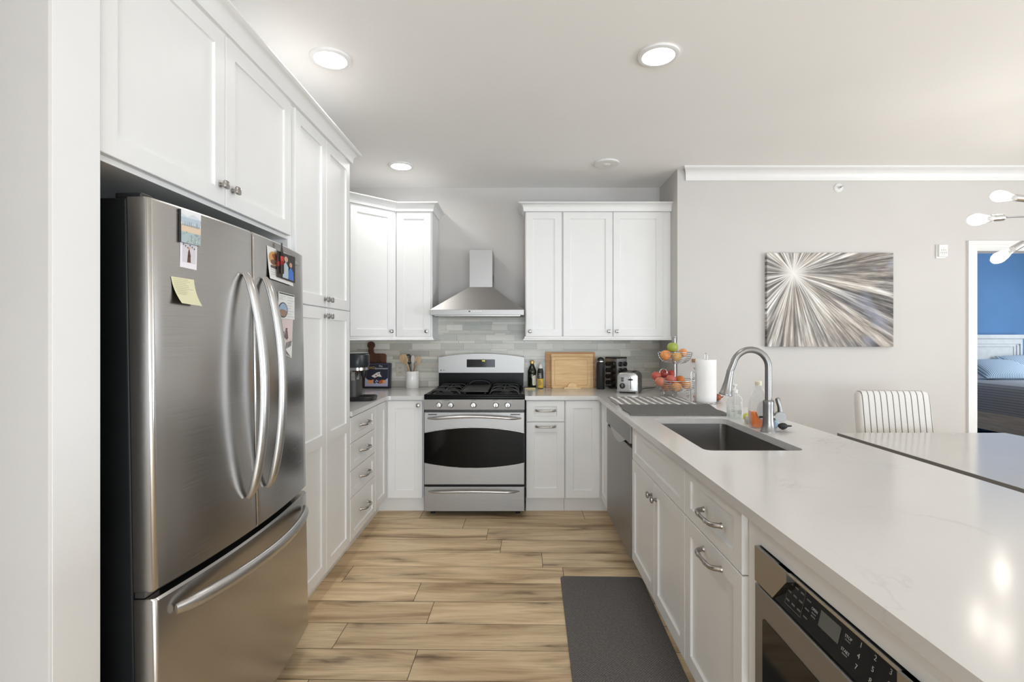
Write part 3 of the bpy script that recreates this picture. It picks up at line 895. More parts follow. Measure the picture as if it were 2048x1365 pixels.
# control panel with five knobs
cpz0, cpz1 = .8095, .8865
MB().prism([(RY + .003, cpz0), (RY - .006, cpz1), (3.83, cpz1), (3.83, cpz0)], RX0, RX1, 'x').build('control_panel', M['steel'], r, smooth=0)
MB().box(RX0 + .004, RX1 - .004, 3.775, 3.82, zt1 + .001, cpz0 - .001).build('shadow_gap', M['black'], r, smooth=0)
for i, kx in enumerate((878.3, 901.6, 947, 991.8, 1015.4)):
    x = px(kx, RY - .01); z = pz(810.6, RY - .01); y = RY - .0015
    mb = MB()
    mb.lathe([(.0, 0), (.0235, 0), (.0235, .004), (.021, .012), (.019, .022), (.016, .025), (0, .025)], x, y, z, 24, Matrix.Rotation(math.pi / 2, 4, 'X'))
    MM = Matrix.Translation((x, y - .02, z)) @ Matrix.Rotation(math.radians((-8, 12, -10, 0, -6)[i]), 4, 'Y')
    m2 = MB(MM).box(-.0055, .0055, -.014, .004, -.021, .021, .003)
    mb.v += m2.v; b = len(mb.v) - len(m2.v); mb.f += [[b + i2 for i2 in f] for f in m2.f]; mb.c += m2.c; mb.mi += m2.mi
    kn = mb.build('control_knob', M['steel_bright'], r, smooth=40)
for kx in (893.5, 948, 990, 1014):
    MB().box(px(kx, RY) - .020, px(kx, RY) + .020, RY - .0066, RY - .004, .8785, .8800).build('panel_print', M['black'], r, smooth=0)
# cooktop
mb = MB()
mb.box(RX0, RX1, RY - .004, 4.36, .8868, .912, .006)
mb.box(RX0, RX1, RY - .004, RY + .03, .905, .926, .007).box(RX0, RX0 + .03, RY + .02, 4.36, .905, .924, .007).box(RX1 - .03, RX1, RY + .02, 4.36, .905, .924, .007)
mb.box(RX0 + .01, RX1 - .01, 4.33, 4.36, .905, .930, .004)
mb.build('cooktop', M['enamel'], r, smooth=30)
bx = (RX0 + .145, RX1 - .145)
for x in bx:
    for y in (3.93, 4.19):
        MB().lathe([(.05, .9125), (.048, .918), (.036, .920), (.036, .928), (.030, .932), (0, .932)], x, y, 0, 24).build('burner', M['iron'], r)
def grate(x0, x1, y0, y1, z, h):
    mb = MB(); rr = .0058; zt = z + h
    for (a, b) in (((x0, y0), (x1, y0)), ((x0, y1), (x1, y1))):
        pts = [(a[0], a[1], .914), (a[0], a[1], zt - .022), (a[0] + .012, a[1], zt - .006), (a[0] + .035, a[1], zt), (b[0] - .035, b[1], zt), (b[0] - .012, b[1], zt - .006), (b[0], b[1], zt - .022), (b[0], b[1], .914)]
        mb.tube(pts, rr, 8, up=(0, 1, 0))
    ym = (y0 + y1) / 2; xm = (x0 + x1) / 2
    mb.tube([(x0, ym, .914), (x0, ym, zt - .022), (x0 + .03, ym, zt), (x1 - .03, ym, zt), (x1, ym, zt - .022), (x1, ym, .914)], rr, 8, up=(0, 1, 0))
    for s in (-1, 1):
        xe = xm + s * (x1 - x0) / 2 * .98
        mb.tube([(xe, y0, zt - .020), (xe, y1, zt - .020)], rr, 8)
        for yy in ((y0 + ym) / 2, (y1 + ym) / 2):
            mb.tube([(xe, yy, zt - .018), (xm + s * .06, yy, zt - .002), (xm + s * .022, yy, zt)], rr * .9, 8)
    for yy in ((y0 + ym) / 2, (y1 + ym) / 2):
        mb.tube([(xm, yy - .118, zt - .002), (xm, yy - .024, zt)], rr * .9, 8); mb.tube([(xm, yy + .024, zt), (xm, yy + .118, zt - .002)], rr * .9, 8)
    return mb
grate(RX0 + .045, RX0 + .262, 3.80, 4.31, .922, .030).build('grate', M['iron'], r, smooth=60)
grate(RX1 - .262, RX1 - .045, 3.80, 4.31, .922, .030).build('grate', M['iron'], r, smooth=60)
# centre griddle plate with a loop handle at the back
mb = MB().box(RX0 + .275, RX1 - .275, 3.80, 4.31, .936, .950, .005)
mb.box(RX0 + .275, RX0 + .283, 3.80, 4.31, .949, .957, .003).box(RX1 - .283, RX1 - .275, 3.80, 4.31, .949, .957, .003)
for x in (RX0 + .30, RX1 - .30):
    for y in (3.83, 4.28): mb.cyl((x, y, .912), (x, y, .937), .009, .009, 10)
g = mb.build('griddle', M['iron'], r, smooth=30)
MB().tube([(xc + .088 * math.cos(math.radians(a)) * 1.0, 4.30 + .012 * math.sin(math.radians(a)), .950 + .032 * math.sin(math.radians(a))) for a in range(0, 181, 15)], .0058, 8).build('griddle_handle', M['iron'], g, smooth=60)
# backguard
YG = 4.368
MB().box(RX0 + .012, RX1 - .002, YG + .012, 4.455, .926, 1.046).build('backguard_base', M['enamel'], r, smooth=0)
gx0, gx1 = px(877, YG), px(1048.3, YG)
gz0, gzs, gzc = pz(746, YG), pz(715, YG), pz(707.8, YG)
gm = (gx0 + gx1) / 2; gh = (gx1 - gx0) / 2
topg = [(gm + gh - 2 * gh * i / 24, gzs + (gzc - gzs) * (1 - ((i - 12) / 12) ** 2)) for i in range(25)]
topg = [(gx1, gzs - .008)] + [(min(gx1 - .003, max(gx0 + .003, x)), z) for x, z in topg] + [(gx0, gzs - .008)]
bg = MB().prism([(gx0, gz0), (gx1, gz0)] + topg, YG, 4.46, 'y').build('backguard', M['steel'], r, smooth=20)
dz0, dz1 = pz(735, YG), pz(719.3, YG)
dx0, dx1 = px(933.5, YG), px(990, YG)
dp = MB().prism([(p[0], p[1]) for p in rrect(dx0, dx1, dz0, dz1, .005)], YG - .003, YG + .001, 'y').build('display', M['glass_black'], bg, smooth=0)
MY = lambda x, z, yy: frame((x, yy, z), (1, 0, 0), (0, 0, 1))
mb = MB(); text_mesh(mb, '7:45', .0155, MY(px(966.8, YG), pz(722.3, YG), YG - .0034)); mb.build('clock_digits', M['clock'], dp, smooth=0, fixn=False)
mb = MB()
for j in range(3):
    for i in range(12):
        if j == 0 and 3 < i < 9: continue
        x = dx0 + .012 + (dx1 - dx0 - .024) * i / 11; z = dz1 - .016 - j * .0185
        mb.box(x - .0035, x + .0035, YG - .0036, YG - .0028, z - .0011, z + .0011)
mb.build('button_print', M['rubber'], dp, smooth=0)
mb = MB().lathe([(0, 0), (.0055, 0), (.0055, .0015), (0, .0015)], px(882, YG), YG + .0002, pz(741, YG), 20, Matrix.Rotation(math.pi / 2, 4, 'X'))
for i in range(4): mb.box(px(885.5 + i * 1.1, YG), px(886.2 + i * 1.1, YG), YG - .0008, YG, pz(741.5, YG), pz(740.4, YG))
mb.build('emblem', M['rubber'], bg)

# ------------------------------------------------------------------ range hood
h = thing('range_hood', 'stainless steel chimney range hood above the gas range', 'range hood', (-.336, 4.27, 1.53))
YH = 4.04; hx0, hx1 = px(860.3, YH), px(1048, YH); hz0, hz1 = pz(632, YH), pz(619.6, YH)
yb = YB - .0105
mb = MB()
mb.box(hx0, hx1, YH, yb, hz0 + .006, hz1, .0015)
yc = 4.20; cx0, cx1 = px(938.3, yc), px(985.3, yc); cz = pz(574.5, yc)
mb.loft([[(hx0, YH, hz1), (hx1, YH, hz1), (hx1, yb, hz1), (hx0, yb, hz1)], [(cx0, yc, cz), (cx1, yc, cz), (cx1, yb, cz), (cx0, yb, cz)]])
mb.build('canopy', M['steel'], h, smooth=0)
ch = MB().box(cx0 + .002, cx1 - .002, yc + .002, yb, cz - .003, pz(499.8, yc), .0015).build('chimney', M['steel'], h, smooth=0)
for i in range(4): MB().box(cx1 - .0025, cx1 - .001, yc + .07 + i * .03, yc + .085 + i * .03, 1.83, 1.89).build('vent_slot', M['black'], ch, smooth=0)
MB().box(hx0 + .03, hx1 - .03, YH + .03, yb - .03, hz0, hz0 + .0075).build('filter', M['steel_dark'], h, smooth=0)
for i in range(5):
    x = px(943.5 + i * 4.6, YH); MB().box(x - .006, x + .006, YH - .002, YH + .002, pz(624.0, YH), pz(622.0, YH), .0006).build('button', M['white_plastic'], h, smooth=0)
MB().lathe([(0, 0), (.006, 0), (.006, .002), (0, .002)], px(938.8, YH), YH + .001, pz(623.2, YH), 16, Matrix.Rotation(math.pi / 2, 4, 'X')).build('power_button', M['black'], h)

# ------------------------------------------------------------------ refrigerator (leans back about one degree)
FRX, FRY = -.916, 1.733
f = thing('refrigerator', 'stainless french door refrigerator with bottom freezer on the left', 'refrigerator', (FRX, FRY, 0), (0, math.radians(-.95), 0))
HW = .455; BOW = .036
def bow(ly): return BOW * (1 - (ly / HW) ** 2)
MB().box(-.68, -.062, -.45, .45, .035, 1.716, .006).build('case', M['case'], f, local=True, smooth=0)
for y in (-.38, .38):
    MB().cyl((-.14, y, .004), (-.14, y, .04), .022, .022, 14).build('foot', M['black'], f, local=True)
    MB().cyl((-.62, y, .013), (-.62, y, .04), .02, .02, 14).build('foot', M['black'], f, local=True)
MB().box(-.16, -.064, -.43, .43, .03, .095).build('base_grille', M['black'], f, local=True, smooth=0)
def door_prof(y0, y1, ra, rb):
    pts = [(-.056, y0), ]
    def edge(y, r, s):
        out = []
        for a in range(0, 91, 15):
            t = math.radians(a)
            yy = y + s * r * (1 - math.cos(t)); out.append((bow(yy) - r * (1 - math.sin(t)), yy))
        return out
    pts += edge(y0, ra, 1)
    n = 14
    for i in range(1, n):
        yy = y0 + ra + (y1 - rb - y0 - ra) * i / n; pts.append((bow(yy), yy))
    pts += list(reversed(edge(y1, rb, -1)))
    pts.append((-.056, y1))
    return pts
def door_slab(y0, y1, z0, z1, ra, rb):
    p = door_prof(y0, y1, ra, rb); e = .006
    def sh(k, z):
        return [(x - k * (1 if x > -.05 else 0), y, z) for x, y in p]
    return MB().loft([sh(e, z0), sh(0, z0 + e), sh(0, z1 - e), sh(e, z1)])
gap = -.025
dl_ = door_slab(-HW, gap - .004, .703, 1.716, .011, .006).build('left_door', M['fridge_steel'], f, local=True, smooth=40)
dr_ = door_slab(gap + .004, HW, .703, 1.716, .006, .011).build('right_door', M['fridge_steel'], f, local=True, smooth=40)
fz_ = door_slab(-HW, HW, .098, .684, .011, .011).build('freezer_drawer', M['fridge_steel'], f, local=True, smooth=40)
for y in (-.42, .42): MB().box(-.10, -.03, y - .02, y + .02, 1.7162, 1.732, .004).build('hinge_cover', M['black'], f, local=True, smooth=0)
MB().box(-.055, -.03, -.452, -.40, .686, .701).build('hinge', M['steel_dark'], f, local=True, smooth=0)
def fridge_handle(parent, a, b, fixed, vert):
    pts = []; rs = []
    for i in range(29):
        t = i / 28; e = min(t, 1 - t); q = a + (b - a) * t
        out = .008 + .058 * math.sin(math.pi * t) ** .62 if vert else .010 + .052 * math.sin(math.pi * t) ** .6
        if vert: pts.append((bow(fixed) + out, fixed, q))
        else: pts.append((bow(q) + out, q, fixed))
        rs.append(.0128 if e > .05 else .0085 + .086 * e)
    mb = MB().tube(pts, rs, 14, flat=(1.45, 1.0) if vert else (1.6, .95), up=(0, 1, 0) if vert else (0, 0, 1))
    return mb.build('handle', M['handle_steel'], parent, local=True, smooth=60)
fridge_handle(dl_, .826, 1.565, gap - .062, True)
fridge_handle(dr_, .826, 1.565, gap + .062, True)
fridge_handle(fz_, -.405, .385, .632, False)
FM = root_matrix(f); FI = FM.inverted()
def fr_hit(x, y):
    """point of the refrigerator front seen at pixel (x, y): local ly, z"""
    d = at(x, y, 1.0) - Vector((0, 0, CAMZ)); D = 1.7
    for _ in range(40):
        p = FI @ (Vector((0, 0, CAMZ)) + d * D)
        err = p.x - (bow(p.y) if abs(p.y) < HW else 0)
        D += err / .62 * (1 if d.x < 0 else -1) * .9
    return p.y, p.z
b0 = fr_hit(577, 519); b1 = fr_hit(596, 533)
MB().box(bow((b0[0] + b1[0]) / 2) - .001, bow((b0[0] + b1[0]) / 2) + .0025, b0[0], b1[0], b1[1], b0[1] + .004, .001).build('badge', M['steel_bright'], dr_, local=True, smooth=0)
mb = MB()
for i in range(7):
    yy = b0[0] + .008 + (b1[0] - b0[0] - .016) * i / 6
    mb.box(bow(yy) + .0025, bow(yy) + .0032, yy - .0018, yy + .0018, (b0[1] + b1[1]) / 2 - .003, (b0[1] + b1[1]) / 2 + .005)
mb.build('badge_lettering', M['steel_dark'], dr_, local=True, smooth=0)
# a round sensor cap on the dark side
ms = MB().lathe([(0, 0), (.026, 0), (.028, .004), (.024, .008), (.018, .006), (0, .006)], -.112, -.4495, 1.655, 24, Matrix.Rotation(math.pi / 2, 4, 'X'))
o = ms.build('round_magnet', plain('dark_bronze_magnet', (.09, .07, .05), .3, .9), None)
o.matrix_world = FM
tag(o, 'round dark bronze magnet on the black side of the refrigerator', 'magnet')

# papers and pictures held on the doors
class Flat:
    """a thin sheet on the refrigerator; uv drawing with x to the right, y up, 0..1"""
    def __init__(s, corners, lift=.0015, thick=.0012, curl=0.0, back=(230, 228, 224)):
        # corners: tl, tr, br, bl pixels
        s.q = [fr_hit(*c) for c in corners]; s.lift = lift; s.curl = curl; s.mb = MB(FM); s.n = 0
        s.mb.col = rgb(*back)
        k = 6
        vs = []
        for lay in (lift, lift + thick):
            for j in range(k + 1):
                for i in range(2):
                    vs.append(s.P(i, j / k, lay))
        fs = []
        o = 2 * (k + 1)
        for j in range(k):
            a = 2 * j
            fs += [(a, a + 1, a + 3, a + 2), (o + a, o + a + 2, o + a + 3, o + a + 1), (a, a + 2, o + a + 2, o + a), (a + 1, o + a + 1, o + a + 3, a + 3)]
        fs += [(0, o, o + 1, 1), (2 * k, 2 * k + 1, o + 2 * k + 1, o + 2 * k)]
        s.mb._add(vs, fs); s.top = lift + thick
    def P(s, u, v, d):
        tl, tr, br, bl = s.q
        y = (tl[0] * (1 - u) + tr[0] * u) * v + (bl[0] * (1 - u) + br[0] * u) * (1 - v)
        z = (tl[1] * (1 - u) + tr[1] * u) * v + (bl[1] * (1 - u) + br[1] * u) * (1 - v)
        return (bow(y) + d + s.curl * (1 - v) ** 2.2, y, z)
    def poly(s, pts, col):
        s.n += 1; s.mb.col = rgb(*col)
        vs = [s.P(u, v, s.top + .00012 * s.n) for u, v in pts]
        s.mb._add(vs, [tuple(range(len(vs)))]); return s
    def rect(s, u0, u1, v0, v1, col):
        k = 4; pts = [(u0, v0 + (v1 - v0) * i / k) for i in range(k + 1)] + [(u1, v1 - (v1 - v0) * i / k) for i in range(k + 1)]
        return s.poly(pts, col)
    def disc(s, cu, cv, ru, rv, col, n=20):
        return s.poly([(cu + ru * math.cos(2 * math.pi * i / n), cv + rv * math.sin(2 * math.pi * i / n)) for i in range(n)], col)
    def lines(s, u0, u1, v0, v1, n, col, rr, th=.018):
        for i in range(n):
            v = v1 - (v1 - v0) * i / max(1, n - 1)
            e = u0 + (u1 - u0) * rr.uniform(.45, 1)
            s.rect(u0, e, v - th, v + th, col)
        return s
    def done(s, name, label, cat):
        return tag(s.mb.build(name, M['printed'], None, smooth=0, fixn=False), label, cat)
rr = random.Random(3)
F_ = Flat([(357, 418), (397, 429), (396, 493), (357, 484)], lift=.001, thick=.006, back=(40, 38, 36))
F_.rect(0, 1, .55, 1, (205, 212, 220)).rect(.0, 1, .62, .78, (176, 190, 202)).poly([(0, .9), (.3, .8), (.6, .92), (1, .78), (1, 1), (0, 1)], (224, 226, 228))
F_.rect(0, 1, .34, .55, (214, 192, 168)).rect(0, 1, .0, .34, (166, 182, 186))
for i in range(9):
    u = .08 + .1 * i; F_.poly([(u - .03, .52), (u + .03, .52), (u, .62 + .1 * rr.random())], (120, 142, 150))
for i in range(22):
    u, v = rr.random() * .95, rr.random() * .3; F_.poly([(u, v), (u + .05, v + .01), (u + .03, v + .07)], rr.choice([(130, 155, 165), (190, 196, 180), (222, 216, 186), (150, 165, 150)]))
F_.done('picture_magnet', 'pastel landscape picture magnet at the top of the left refrigerator door', 'magnet')
F_ = Flat([(360, 483), (393, 492), (392, 541), (359, 534)], lift=.0006, back=(226, 222, 228))
F_.rect(.1, .92, .22, .97, (205, 200, 206)).poly([(.40, .24), (.62, .24), (.58, .62), (.50, .86), (.44, .62)], (92, 62, 52)).disc(.51, .8, .06, .05, (196, 158, 130)).rect(.44, .6, .46, .56, (70, 40, 34))
for i in range(6): F_.poly([(.12 + .13 * i, .95 - .05 * (i % 3)), (.19 + .13 * i, .95 - .05 * (i % 3)), (.155 + .13 * i, .87 - .05 * (i % 3))], (60, 50, 60))
F_.done('instant_photo', 'small white-bordered instant photo hanging under the landscape magnet', 'photo')
F_ = Flat([(341, 553), (387, 560), (391, 613), (350, 607)], lift=.0008, thick=.0005, curl=.018, back=(214, 211, 176))
F_.lines(.06, .9, .38, .94, 9, (182, 180, 150), rr, .010)
F_.done('sticky_note', 'pale yellow sticky note with handwriting on the left refrigerator door', 'note')
F_ = Flat([(533, 491), (580, 511), (583, 573), (536, 557)], lift=.0012, thick=.0006, curl=.006, back=(228, 226, 222))
F_.disc(.24, .66, .2, .22, (196, 150, 90)).disc(.27, .72, .12, .10, (150, 82, 56)).disc(.2, .55, .1, .08, (110, 84, 76)).lines(.06, .5, .16, .38, 4, (196, 194, 190), rr, .012).rect(.08, .42, .36, .44, (90, 80, 78))
F_.done('photo_card', 'white card with round orange picture behind the couple photo', 'card')
F_ = Flat([(548, 501), (585, 515), (585, 567), (549, 554)], lift=.010, thick=.0006, back=(44, 38, 34))
F_.rect(.0, 1, .0, 1, (52, 44, 40)).disc(.46, .78, .10, .11, (198, 160, 138)).poly([(.26, .05), (.28, .5), (.44, .68), (.58, .5), (.58, .05)], (176, 190, 200)).disc(.72, .62, .085, .09, (190, 150, 128)).poly([(.56, .05), (.6, .4), (.72, .54), (.88, .38), (.9, .05)], (62, 112, 190)).rect(.0, .3, .42, .6, (150, 50, 50))
F_.done('couple_photo', 'dark photo of two people in white and blue on right refrigerator door', 'photo')
# bottle shaped magnet
mb = MB(FM)
pt = fr_hit(555, 486); pb = fr_hit(551, 546)
prof = [(.0, 0), (.0105, 0), (.0115, .01), (.0115, .028), (.0095, .04), (.0115, .055), (.0095, .068), (.005, .085), (.0045, .098), (.0055, .1), (0, .1)]
hgt = pt[1] - pb[1]
for (a, b, col) in ((0, 4, (40, 22, 16)), (3, 6, (176, 44, 40)), (5, 9, (58, 50, 48)), (8, 10, (190, 186, 180))):
    mb.col = rgb(*col)
    mb.lathe([(max(q[0], .0005), q[1] / .1 * hgt) for q in prof[a:b + 1]], bow(pt[0]) + .016, pt[0], pb[1], 14, Matrix.Diagonal((.45, 1, 1, 1)))
o = mb.build('bottle_magnet', M['printed'], None, smooth=50)
tag(o, 'cola bottle shaped magnet with red label at top of right refrigerator door', 'magnet')
F_ = Flat([(556, 583), (588, 591), (588, 640), (556, 637)], lift=.001, back=(226, 226, 224))
F_.rect(.04, .98, .93, .98, (60, 60, 62)).lines(.04, .4, .74, .86, 3, (190, 190, 192), rr, .01).lines(.52, .94, .1, .84, 8, (186, 186, 190), rr, .01).disc(.25, .33, .26, .29, (40, 36, 38)).disc(.25, .33, .23, .26, (150, 170, 196)).poly([(.03, .28), (.12, .36), (.3, .34), (.47, .28), (.4, .12), (.25, .07), (.1, .12)], (150, 122, 104))
F_.done('info_card', 'white printed card with round city picture on right refrigerator door', 'card')
F_ = Flat([(556, 638), (585, 640), (582, 717), (563, 708)], lift=.0012, thick=.0006, back=(206, 192, 190))
F_.rect(.0, 1, .5, 1, (214, 196, 194)).disc(.52, .74, .07, .025, (90, 70, 66)).poly([(.36, .5), (.44, .72), (.58, .7), (.64, .5), (.5, .44)], (110, 92, 96)).poly([(.18, .5), (.26, .66), (.34, .66), (.34, .48)], (96, 84, 88)).poly([(0, .3), (1, .42), (1, 0), (.3, .06)], (224, 222, 220))
for i in range(5): F_.poly([(.36 + .11 * i, .18 + .03 * i), (.42 + .11 * i, .18 + .03 * i), (.48 + .11 * i, .36 + .02 * i), (.42 + .11 * i, .36 + .02 * i)], (84, 80, 82))
F_.poly([(.05, .08), (.05, .28), (.9, .02)], (120, 116, 116))
F_.done('photo_strip', 'pinkish black and white photo card below the city card', 'photo')

# ------------------------------------------------------------------ dishwasher
d = thing('dishwasher', 'stainless steel dishwasher in the peninsula beside the sink cabinet', 'dishwasher', (.95, 3.17, 0))
dy0, dy1, dxf = 2.803, 3.545, .628
MB().box(.672, 1.24, dy0 + .004, dy1 - .004, .118, .870).build('tub', M['black'], d, smooth=0)
MB().box(.70, 1.2, dy0 + .01, dy1 - .01, 0, .118).build('toe_kick', M['black'], d, smooth=0)
pn = MB().box(dxf, .6715, dy0, dy1, .112, .735, .004).build('door', M['steel'], d, smooth=0)
MB().box(dxf - .004, .6715, dy0, dy1, .755, .868, .004).build('control_strip', M['steel'], d, smooth=0)
MB().box(dxf + .012, .6715, dy0 + .002, dy1 - .002, .7355, .7545).build('handle_recess', M['dark_gap'], d, smooth=0)
mb = MB()
ring = []
n = 18
up_ = [(dy0 + .12 + (dy1 - dy0 - .24) * i / n, .7555) for i in range(n + 1)]
lo_ = [(dy0 + .12 + (dy1 - dy0 - .24) * i / n, .7555 - .055 * math.sin(math.pi * i / n)) for i in range(n, -1, -1)]
MB().prism(up_ + lo_[1:-1], dxf - .003, dxf + .002, 'x').build('handle_scoop', M['steel_dark'], d, smooth=0)

# ------------------------------------------------------------------ drawer microwave
m = thing('drawer_microwave', 'stainless drawer microwave with black touch panel under the peninsula counter', 'microwave', (.9, 1.03, .41))
MX = .632
MB().box(.668, 1.20, my0 + .01, my1 - .01, mz0 + .002, mz1 - .004).build('housing', M['black'], m, smooth=0)
mzp0, mzp1 = .706, .798
dr = MB()
dr.box(MX, .6675, my0, my1, mz0 + .004, mzp0 - .006, .003)
dw = dr.build('drawer_front', M['steel'], m, smooth=0)
MB().prism([(p[0], p[1]) for p in rrect(my0 + .05, my1 - .045, mz0 + .035, mzp0 - .075, .012)], MX - .0015, MX + .002, 'x').build('window', M['glass_black'], dw, smooth=0)
# end caps and top strip frame a recessed, slanted control panel
mb = MB()
ky0, ky1 = my0 + .083, my1 - .128
mb.prism([(my1, mzp0), (my1, mzp1), (ky1 - .030, mzp1), (ky1 - .030, mzp1 - .022), (ky1 + .035, mzp0)], MX, .6675, 'x')
mb.build('end_cap', M['steel_dark'], m, smooth=0); mb = MB()
mb.prism([(my0, mzp0), (my0, mzp1), (ky0 + .030, mzp1), (ky0 + .030, mzp1 - .022), (ky0 - .035, mzp0)], MX, .6675, 'x')
mb.build('end_cap', M['steel_dark'], m, smooth=0)
mb = MB().box(MX + .006, .6675, ky0 - .02, ky1 + .02, mzp1 - .0045, mzp1).box(MX + .013, .6675, ky0 + .02, ky1 - .02, mzp1 - .012, mzp1 - .0075)
mb.build('top_strip', M['steel_bright'], m, smooth=0)
pA = Vector((MX + .003, 0, mzp0 + .001)); pB = Vector((MX + .022, 0, mzp1 - .012))
MB().prism([(pA.x, pA.z), (pB.x, pB.z), (.6675, pB.z), (.6675, pA.z)], ky0 - .033, ky1 + .033, 'y').build('control_panel', M['glass_black'], m, smooth=0)
cpnl = m.children[-1] if m.children else m
pv = (pB - pA); pl_ = pv.length; pv.normalize()
pn_ = Vector((-pv.z, 0, pv.x))
def mp_(a, b):      # a: distance toward the viewer along the panel (from the far end), b: height fraction
    return Vector((0, ky1 - a, 0)) + pA + pv * (pl_ * b) + pn_ * .0006
TW = ky1 - ky0
def mtxt(s, a, b, size, mb):
    text_mesh(mb, s, size, frame(mp_(a, b), (0, -1, 0), pv), .0002)
mb = MB()
for s, a, b in (('1', .262, .80), ('2', .300, .80), ('3', .338, .80), ('4', .262, .54), ('5', .300, .54), ('6', .338, .54), ('7', .262, .28), ('8', .300, .28), ('9', .338, .28), ('0', .375, .28)):
    mtxt(s, a, b, .014, mb)
for s, a, b in (('STOP', .228, .72), ('START', .228, .38), ('OPEN', .118, .64)):
    mtxt(s, a, b, .0085, mb)
mb.build('keypad_lettering', plain('grey_print', (.42, .42, .42), .5), m, smooth=0, fixn=False)
dim = plain('dim_grey_print', (.13, .13, .13), .5)
def kp(a0, a1, b0, b1):
    MB().quad(mp_(a0, b0), mp_(a1, b0), mp_(a1, b1), mp_(a0, b1)).build('keypad_print', dim, m, smooth=0)
for a in (.022, .045, .068):
    for b in (.78, .55, .30): kp(a - .007, a + .007, b - .025, b + .025)
for a, b in ((.094, .75), (.094, .5), (.094, .28), (.118, .54), (.118, .46), (.228, .64), (.228, .30), (.375, .72), (.375, .62)): kp(a - .008, a + .008, b - .02, b + .02)
for q in ((.012, .078, .16, .175), (.012, .078, .90, .915), (.012, .013, .16, .915), (.0775, .0785, .16, .915)): kp(*q)
mb = MB(); mb.quad(mp_(.138, .38), mp_(.205, .38), mp_(.205, .80), mp_(.138, .80))
mb.build('display', plain('grey_lcd', (.11, .11, .105), .25), m, smooth=0)
# ------------------------------------------------------------------ ceiling lights
def can_light(x, y, lit, label):
    t = thing('recessed_light', label, 'ceiling light', (x, y, CEIL - .012), group=None)
    prof = [(.076, .0), (.088, -.002), (.097, .002), (.097, .0118), (.080, .0118), (.078, .004)]
    MB().lathe(prof + [prof[0]], x, y, CEIL - .012, 40).build('trim_ring', M['trim'], t, smooth=50)
    if lit:
        MB().lathe([(0, 0), (.079, 0), (.079, .003), (0, .003)], x, y, CEIL - .0095, 40).build('lens', M['can_glow'], t)
        a = area('can_lamp', (x, y, CEIL - .016), (x, y, 0), .15, .15, CAN_POWER, (1.0, .975, .94), 170, 'DISK')
    else:
        mb = MB()
        mb.lathe([(.079, -.0005), (.070, .004), (.060, .0105), (0, .0112)], x, y, CEIL - .012, 36)
        mb.build('baffle', M['white_plastic'], t)
        MB().ball((x, y, CEIL - .010), .032, sz=.28).build('bulb', M['white_plastic'], t)
    return t
can_light(-.906, 2.41, True, 'lit recessed ceiling light above the refrigerator')
can_light(.666, 2.38, True, 'lit recessed ceiling light above the sink')
can_light(-.92, 3.916, True, 'lit recessed ceiling light above the corner left of the hood')
can_light(.679, 3.86, False, 'unlit recessed ceiling light in front of the right wall cabinets')

# ------------------------------------------------------------------ dining wall fittings
def wall_disc(x, z, y, prof):
    return MB().lathe(prof, x, y, z, 28, Matrix.Rotation(math.pi / 2, 4, 'X'))
sx, sz = px(1676.5, YD), pz(376.5, YD)
t = thing('fire_sprinkler', 'white sidewall fire sprinkler on the dining wall below the crown', 'sprinkler', (sx, YD, sz))
wall_disc(sx, sz, YD - .0005, [(0, 0), (.036, 0), (.037, .004), (.030, .010), (.018, .011), (0, .011)]).build('escutcheon', M['trim'], t)
mb = MB().cyl((sx, YD - .01, sz), (sx, YD - .03, sz), .009, .007)
mb.tube([(sx - .010, YD - .028, sz), (sx - .008, YD - .042, sz), (sx, YD - .047, sz), (sx + .008, YD - .042, sz), (sx + .010, YD - .028, sz)], .0018, 6).box(sx - .012, sx + .012, YD - .050, YD - .046, sz + .001, sz + .004)
mb.build('nozzle', M['chrome'], t)
x0, x1, z0, z1 = px(1870.5, YD), px(1890, YD), pz(517.5, YD), pz(490, YD)
t = thing('thermostat', 'small white wall thermostat left of the bedroom doorway', 'thermostat', ((x0 + x1) / 2, YD, z0))
MB().box(x0, x1, YD - .010, YD - .0005, z0, z1, .002).build('base', M['trim'], t, smooth=0)
MB().box(x0 + .010, x1 + .002, YD - .026, YD - .0095, z0 + .012, z1 - .003, .003).build('cover', M['trim'], t, smooth=0)
mb = MB()
cx_ = (x0 + x1) / 2 + .006; cz_ = (z0 + z1) / 2
for dz, h_, ws in ((.026, .006, (.006,)), (.008, .012, (.012, .012, .010)), (-.012, .016, (.006, .012, .012, .012)), (-.030, .006, (.008, .01, .008))):
    xx = cx_ - sum(ws) / 2 - .002 * (len(ws) - 1)
    for w_ in ws: mb.box(xx, xx + w_, YD - .0264, YD - .0258, cz_ + dz - h_ / 2, cz_ + dz + h_ / 2); xx += w_ + .004
mb.build('faint_print', plain('pale_grey_print', (.55, .54, .53), .6), t, smooth=0, fixn=False)
